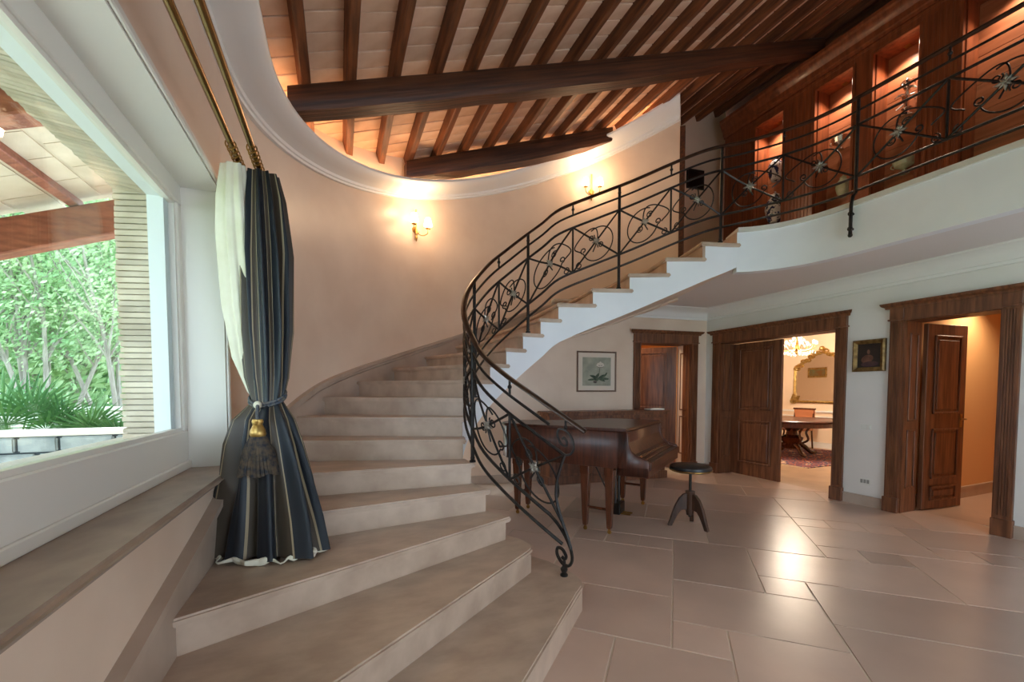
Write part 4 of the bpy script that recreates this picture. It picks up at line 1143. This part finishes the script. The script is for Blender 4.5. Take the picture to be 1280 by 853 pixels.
for k in range(4):
    a = PI / 4 + k * PI / 2 + .3; d = Vector((math.cos(a), math.sin(a), 0))
    pts = catmull([tc_ + d * .12 + PZ * .22, tc_ + d * .26 + PZ * .17, tc_ + d * .38 + PZ * .06, tc_ + d * .46 + PZ * .03, tc_ + d * .52 + PZ * .045], 5)
    MB().tube(pts, lambda u: .05 - .018 * u, 8).build('foot', 'piano_leg', tb_)
    pts = catmull([tc_ + d * .14 + PZ * .20, tc_ + d * .34 + PZ * .30, tc_ + d * .30 + PZ * .48, tc_ + d * .44 + PZ * .63], 5)
    MB().tube(pts, .022, 6).build('bracket', 'piano_leg', tb_)
chc = Vector((10.1, 6.68, .012)); cu = Vector((0, 1, 0)); cf = Vector((-1, 0, 0))
ch = empty('dining_chair', chc, 'dining chair with tan leather back behind the round table', 'chair')
for a, b in ((-.22, -.21), (.22, -.21), (-.22, .22), (.22, .22)):
    p = chc + cu * a + cf * b
    MB().tube([p, p + PZ * .45] if b > 0 else [p - cf * .05, p + PZ * .45, p - cf * .07 + PZ * .92], .02, 6).build('leg', 'piano_leg', ch)
MB().obox(chc, cu, cf, PZ, (-.25, -.24, .43), (.25, .25, .49)).build('seat', 'chair_fabric', ch, bevel=.015, seg=2)
MB().obox(chc, cu, (cf + PZ * .0), PZ, (-.24, -.30, .56), (.24, -.25, .93)).build('backrest', 'chair_fabric', ch, bevel=.015, seg=2)
MB().obox(chc, cu, cf, PZ, (-.26, -.305, .92), (.26, -.245, .96)).build('top_rail', 'piano_leg', ch, bevel=.01)
# gilt mirror
mr = empty('gilt_mirror', (DX, 6.6, 1.10), 'large gilt mirror with carved crest on the dining room wall', 'mirror')
yc = 6.52; hw = .62
def arch(off=0):
    pts = [(-hw - off, 1.14 - off), (hw + off, 1.14 - off), (hw + off, 1.85)]
    up_ = [(hw + off, 1.95 + off), (.48, 2.04 + off), (.36, 2.10 + off), (.2, 2.22 + off), (0, 2.28 + off), (-.2, 2.22 + off), (-.36, 2.10 + off), (-.48, 2.04 + off), (-hw - off, 1.95 + off)]
    return pts + up_ + [(-hw - off, 1.85)]
A0, A1 = arch(0), arch(.055)
MB().add([(DX - .012, yc + y, z) for y, z in A0], [tuple(range(len(A0)))]).build('glass', 'mirror', mr, smooth=False)
rings = [[(DX - .005, yc + a[0], a[1]), (DX - .03, yc + a[0], a[1]), (DX - .045, yc + (a[0] + b[0]) / 2, (a[1] + b[1]) / 2), (DX - .03, yc + b[0], b[1]), (DX - .005, yc + b[0], b[1])] for a, b in list(zip(A0, A1)) + [(A0[0], A1[0])]]
MB().loft(rings, closed=True, caps=False).build('frame', 'gold', mr)
cr_ = MB()
for k in range(15):
    u = -1 + 2 * k / 14; y = u * .6; z = 2.36 - .42 * abs(u) ** 1.2 + .03 * math.sin(k * 2.2)
    cr_.tube([(DX - .04 - .02 * math.sin(q * .8), yc + y + .055 * math.cos(q * .7), z + .055 * math.sin(q * .7) * (1 - q / 12)) for q in range(10)], lambda v: .024 * (1 - .5 * v), 6)
cr_.ball((DX - .05, yc, 2.40), .06, 8)
cr_.build('crest', 'gold', mr)
ft = MB()
for s in (-1, 1):
    for k in range(4): ft.tube([(DX - .04, yc + s * (hw + .04 + .07 * math.sin(q * .6) - k * .015), 1.12 + k * .045 + .05 * math.cos(q * .6)) for q in range(9)], .018, 6)
ft.build('corner_scroll', 'gold', mr)
framed('landscape_painting', (XR + WT + .056, 9.40, 2.0), (0, 1, 0), (1, 0, 0), .0001 + .62, .34, .05, 'gold', 'landscape painting in the dining room seen in the gilt mirror', art=[mat('landscape_paint', rgb(150, 110, 60), rgb(130, 150, 110), rough=.6, scale=5)])
# chandelier
cc = Vector((8.75, 5.82, 2.26))
cd = empty('crystal_chandelier', cc, 'lit crystal chandelier above the dining table', 'chandelier')
MB().tube([cc + PZ * .25, Vector((cc.x, cc.y, DZ))], .008, 6).build('chain', 'brass', cd)
MB().lathe([(.001, -.12), (.03, -.10), (.02, -.05), (.05, 0), (.03, .08), (.02, .26), (.001, .27)], cc, 12).build('stem', 'brass', cd)
for k in range(8):
    a = 2 * PI * k / 8; d = Vector((math.cos(a), math.sin(a), 0))
    pts = catmull([cc, cc + d * .14 - PZ * .05, cc + d * .28 - PZ * .02, cc + d * .33 + PZ * .06], 5)
    ar = MB().tube(pts, .007, 6).build('arm', 'brass', cd)
    q = MB().ball(pts[-1] + PZ * .05, .022, 8, 1.6).build('bulb', 'bulb', None); q.parent = ar
    m = MB()
    for j in range(5):
        p = cc + d * (.12 + .05 * j) + PZ * (-.10 - .03 * math.sin(j * 1.3 + k))
        m.lathe([(.0005, .02), (.012, 0), (.0005, -.035)], p, 6)
    for j in range(4):
        p = cc + d * (.08 + .05 * j) + PZ * (.22 - .05 * j)
        m.lathe([(.0005, .02), (.011, 0), (.0005, -.03)], p, 6)
    m.build('crystal_drop', 'crystal', cd, smooth=False)
l = bpy.data.lights.new('chandelier_light', 'POINT'); l.energy = 170; l.color = (1, .84, .66); l.shadow_soft_size = .2
lo = bpy.data.objects.new('chandelier_light', l); lo.location = cc + PZ * .1; link(lo, cd)

# ------------------------------------------------------------------ corridor behind the other doorway
c_ = MB().box((XR + WT, 1.2, -.06), (9.6, 2.85, 0)); tag(c_.build('floor_corridor', 'tile', smooth=False), kind='structure')
c_ = MB().box((XR + WT, 2.80, 0), (9.6, 2.88, 2.7)); tag(c_.build('wall_corridor_side', 'corr_wall', smooth=False), kind='structure')
c_ = MB().box((9.6, 1.2, 0), (9.7, 2.88, 2.7)); tag(c_.build('wall_corridor_end', 'corr_wall', smooth=False), kind='structure')
c_ = MB().box((XR + WT, 1.1, 0), (9.6, 1.2, 2.7)); tag(c_.build('wall_corridor_near', 'corr_wall', smooth=False), kind='structure')
c_ = MB().box((XR + WT, 1.1, 2.7), (9.7, 2.88, 2.8)); tag(c_.build('ceiling_corridor', 'white', smooth=False), kind='structure')
c_ = MB().box((XR + WT, 2.78, 0), (9.6, 2.80, .13)).box((XR + WT, 2.772, .13), (9.6, 2.80, .15)); tag(c_.build('baseboard_corridor', 'skirt', smooth=False), kind='structure')
cl = empty('corridor_downlight', (7.4, 2.45, 2.70), 'recessed downlight washing the corridor wall', 'ceiling light')
MB().lathe([(.03, -.004), (.05, -.006), (.055, 0), (.03, 0)], (7.4, 2.45, 2.70), 16).build('bezel', 'brass', cl)
l = bpy.data.lights.new('corridor_light', 'SPOT'); l.energy = 85; l.color = (1, .76, .50); l.spot_size = 2.4; l.spot_blend = .7; l.shadow_soft_size = .05
lo = bpy.data.objects.new('corridor_light', l); lo.location = (7.4, 2.45, 2.68); link(lo, cl)
# small lobby behind the back-wall door
c_ = MB().box((3.6, 5.95, -.06), (6.15, 7.6, 0)); tag(c_.build('floor_lobby', 'tile', smooth=False), kind='structure')
c_ = MB().box((3.6, 7.6, 0), (6.15, 7.7, 2.8)).box((3.5, 5.95, 0), (3.6, 7.7, 2.8)).box((6.08, 5.85, 0), (6.15, 7.7, 2.8)); tag(c_.build('wall_lobby', 'corr_wall', smooth=False), kind='structure')
c_ = MB().box((3.5, 5.9, 2.8), (6.15, 7.7, 2.9)); tag(c_.build('ceiling_lobby', 'white', smooth=False), kind='structure')
ll = empty('lobby_downlight', (4.6, 6.5, 2.80), 'recessed downlight in the lobby behind the back-wall doorway', 'ceiling light')
MB().lathe([(.03, -.004), (.05, -.006), (.055, 0), (.03, 0)], (4.6, 6.5, 2.80), 16).build('bezel', 'brass', ll)
l = bpy.data.lights.new('lobby_light', 'SPOT'); l.energy = 90; l.color = (1, .76, .50); l.spot_size = 2.6; l.spot_blend = .7; l.shadow_soft_size = .05
lo = bpy.data.objects.new('lobby_light', l); lo.location = (4.6, 6.5, 2.78); link(lo, ll)

# ------------------------------------------------------------------ outside: splayed reveal, brick surround, porch, garden
ex = empty('wall_exterior', (-1.2, 2.0, 0), None, None, None, 'structure')
MB().box((-.965, 2.945, 1.12), (-.89, 3.30, 3.3)).build('white_jamb', 'ext_white', ex, smooth=False)
MB().box((-.965, -1.6, 2.485), (-.89, 2.945, 3.3)).build('white_head', 'ext_white', ex, smooth=False)
MB().loft([[(-.91, y, 1.16), (-1.24, y, 1.12), (-1.24, y, -.2), (-.91, y, -.2)] for y in (-1.6, 3.75)]).build('outer_sill', 'cap_stone', ex, smooth=False)
MB().prism([(-.966, 3.0), (-1.13, 3.06), (-1.13, 3.8), (-.966, 3.8)], -.2, 3.4).build('pier_core', 'mortar', ex, smooth=False)
MB().loft([[(-.966, y, 2.52), (-1.13, y, 2.54), (-1.13, y, 3.4), (-.966, y, 3.4)] for y in (-1.6, 3.2)]).build('lintel_core', 'mortar', ex, smooth=False)
rb = random.Random(3)
for k in range(46):
    z = 1.10 + k * .0325
    MB().prism([(-.967, 2.972 + rb.uniform(-.003, .003)), (-1.138 + rb.uniform(-.006, .006), 3.025 + rb.uniform(-.004, .004)), (-1.13, 3.12), (-.967, 3.12)], z, z + .0275).build('brick', 'brick', ex, bevel=.0025)
for k in range(80):
    y = .42 + k * .0325
    MB().loft([[(-.967, yy, 2.498 + rb.uniform(-.003, .003)), (-1.138 + rb.uniform(-.006, .006), yy, 2.52), (-1.13, yy, 2.6), (-.967, yy, 2.6)] for yy in (y, y + .0275)]).build('brick', 'brick', ex, bevel=.0025)

pr_ = empty('porch_roof', (-3, 5, 3), 'timber porch roof with pale tiles outside the window', 'porch roof')
KP = .37
def pz(x): return 3.62 + KP * (x + 2.31)
psl = Vector((1, 0, KP)).normalized(); pup = Vector((-KP, 0, 1)).normalized()
MB().loft([[(x, y, pz(x)) for x in (-5.2, -1.0)] + [(x, y, pz(x) + .12) for x in (-1.0, -5.2)] for y in (-1, 6.25)]).build('deck', 'porch_tile', pr_, smooth=False)
for i in range(11):
    for j in range(7):
        x = -4.9 + i * .36; y = 3.2 + j * .42 + (i % 2) * .21
        MB().obox((x, y, pz(x) - .012), psl, (0, 1, 0), pup, (0, 0, -.004), (.35, .41, .012)).build('roof_tile', 'porch_tile', pr_, smooth=False)
for x in (-4.7, -4.0, -3.3, -2.6, -1.9):
    MB().obox((x, 0, pz(x) - .13), psl, (0, 1, 0), pup, (-.045, 1, 0), (.045, 6.2, .11)).build('purlin', 'porch_wood', pr_, bevel=.008)
for y in (4.0, 6.1):
    MB().obox((-5.0, y, pz(-5.0) - .50), psl, (0, 1, 0), pup, (0, -.09, 0), (3.9, .09, .34)).build('principal_beam', 'porch_wood', pr_, bevel=.012)
for x, y in ((-4.9, 4.0), (-4.9, 6.1)):
    MB().box((x - .09, y - .09, -.2), (x + .09, y + .09, pz(x) - .15)).build('post', 'porch_wood', pr_, bevel=.01)

gd = MB().box((-60, -30, -.5), (-.95, 70, -.2)); tag(gd.build('ground_garden', 'lawn', smooth=False), kind='structure')
gd = MB().box((-5.2, -1.5, -.2), (-.95, 6.0, .0)); tag(gd.build('floor_porch', 'cap_stone', smooth=False), kind='structure')
pw_ = empty('stone_parapet', (-4, 6.3, 0), 'low grey stone parapet with pale cap at the porch edge', 'parapet')
M['dark_joint'] = mat('dark_joint', rgb(70, 76, 80), rough=.95)
MB().box((-9, 6.22, -.2), (-1.3, 6.5, .90)).build('core', 'dark_joint', pw_, smooth=False)
MB().box((-9, 6.17, .90), (-1.3, 6.56, .955)).build('cap', 'cap_stone', pw_, bevel=.01)
for r_ in range(5):
    x = -6.5 + (r_ % 2) * .21
    while x < -1.3:
        w = rb.uniform(.34, .52)
        MB().box((x + .012, 6.18, r_ * .18 + .01), (min(x + w, -1.3) - .012, 6.25, r_ * .18 + .17)).build('stone_block', 'grey_stone', pw_, bevel=.015, seg=2)
        x += w
gw = empty('garden_wall', (-7, 11, 0), 'pale rubble garden wall behind the fan palms', 'garden wall')
MB().box((-16, 11.2, -.2), (-2, 11.5, .98)).build('core', 'mortar', gw, smooth=False)
MB().box((-16, 11.12, .98), (-2, 11.6, 1.05)).build('cap', 'cap_stone', gw, bevel=.01)
for r_ in range(5):
    x = -9.0 + rb.uniform(0, .2)
    while x < -3.2:
        w = rb.uniform(.25, .5)
        MB().box((x + .01, 11.15, -.1 + r_ * .215 + .01), (x + w - .01, 11.22, -.1 + (r_ + 1) * .215 - .01)).build('rubble_stone', 'cap_stone', gw, bevel=.02)
        x += w
def palm(p, h, n, label, seed):
    rd = random.Random(seed); e = empty('fan_palm', p, label, 'palm', 'fan palms by the garden wall'); p = Vector(p)
    MB().lathe([(.10, 0), (.08, h * .2), (.07, h * .35)], p, 8).build('stem', 'bark', e)
    for k in range(n):
        a = rd.uniform(0, 6.28); el = rd.uniform(.25, 1.3); d = Vector((math.cos(a) * math.cos(el), math.sin(a) * math.cos(el), math.sin(el)))
        s_ = d.cross(PZ).normalized(); c0 = p + PZ * h * .33; c1 = c0 + d * h * .45
        m = MB().tube([c0, c1], .012, 4)
        u_ = s_.cross(d)
        for j in range(15):
            b = -1.35 + 2.7 * j / 14; f = (d * math.cos(b) + s_ * math.sin(b)).normalized(); g = f.cross(u_).normalized()
            L_ = h * .5 * (1 - .25 * abs(b)); w = .022
            m.add([c1, c1 + f * L_ * .5 + g * w, c1 + f * L_ - PZ * .08 * L_, c1 + f * L_ * .5 - g * w], [(0, 1, 2, 3)])
        m.build('frond', 'palm', e, smooth=False)
for k, (x, y, h, lb) in enumerate([(-4.65, 8.9, 1.25, 'large fan palm with wide fronds below the multi-stemmed tree'), (-5.5, 8.7, 1.15, 'fan palm standing farthest from the brick pier'), (-3.95, 9.0, 1.0, 'fan palm between the large palm and the smallest palm'), (-3.4, 9.1, .8, 'smallest fan palm, next to the brick pier')]):
    palm((x, y, -.2), h + .45, 12, lb, 20 + k)
def tree(p, h, spread, stems, label, seed, leafm='leaf', nl=13000, name='garden_tree', group='trees beyond the garden wall', lean=.28, bare=.30, lsz=.055, jmin=3):
    rd = random.Random(seed); e = empty(name, p, label, 'tree', group); p = Vector(p); tips = []
    for k in range(stems):
        a = rd.uniform(0, 6.28); d = Vector((math.cos(a) * lean, math.sin(a) * lean, 1)).normalized()
        pts = [p + Vector((math.cos(a) * .12, math.sin(a) * .12, 0))]
        for j in range(7):
            d = (d + Vector((rd.uniform(-.09, .09), rd.uniform(-.09, .09), rd.uniform(-.02, .1)))).normalized(); pts.append(pts[-1] + d * h / 8)
        m = MB().tube(pts, lambda u: .05 * (1 - .8 * u) + .008, 7)
        for j in range(jmin, 8):
            for q in range(3):
                b = rd.uniform(0, 6.28); dd = (d + Vector((math.cos(b), math.sin(b), rd.uniform(.1, .7))) * .8).normalized()
                bp_ = [pts[j]]
                for _ in range(4):
                    dd = (dd + Vector((rd.uniform(-.2, .2), rd.uniform(-.2, .2), rd.uniform(-.05, .2)))).normalized(); bp_.append(bp_[-1] + dd * spread * .16)
                m.tube(bp_, lambda u: .022 * (1 - .8 * u) + .004, 4); tips += bp_[1:]
        m.build('trunk', 'bark', e)
    fo = MB()
    for k in range(nl):
        c = rd.choice(tips) + Vector((rd.gauss(0, .22), rd.gauss(0, .22), rd.gauss(0, .18))) * spread * .5
        if c.z < p.z + h * bare: continue
        n = Vector((rd.gauss(0, 1), rd.gauss(0, 1), rd.gauss(0, 1))).normalized(); t = n.orthogonal().normalized(); b = n.cross(t); L_ = lsz * rd.uniform(.6, 1.3)
        fo.add([c - t * L_, c + b * L_ * .45, c + t * L_, c - b * L_ * .45], [(0, 1, 2, 3)])
    o = fo.build('leaves', leafm, e, smooth=False); o['kind'] = 'stuff'
    return e
tree((-6.0, 12.6, -.2), 6.0, 2.6, 6, 'pale multi-stemmed tree behind the garden wall', 5)
tree((-4.9, 12.9, -.2), 6.4, 2.6, 6, 'tall pale-barked tree growing beside the multi-stemmed one', 8)
tree((-8.6, 13.6, -.2), 6.5, 2.8, 5, 'spreading pale-barked tree farther along the garden wall', 11)
for k, (x, y) in enumerate([(-6.0, 18), (-8.2, 19.5), (-10.2, 18), (-12.5, 20), (-9.5, 24), (-12.5, 25.5), (-7.2, 16.3), (-15.5, 24)]):
    tree((x, y, -.3), 7.5, 4.6, 3, ('bright green leafy tree deep in the garden' if k % 2 == 0 else 'darker green leafy tree deep in the garden'), 40 + k, 'leaf_dark' if k % 2 else 'leaf', 9000, 'background_tree', 'leafy trees at the far end of the garden', .3, .03, .15, 1)
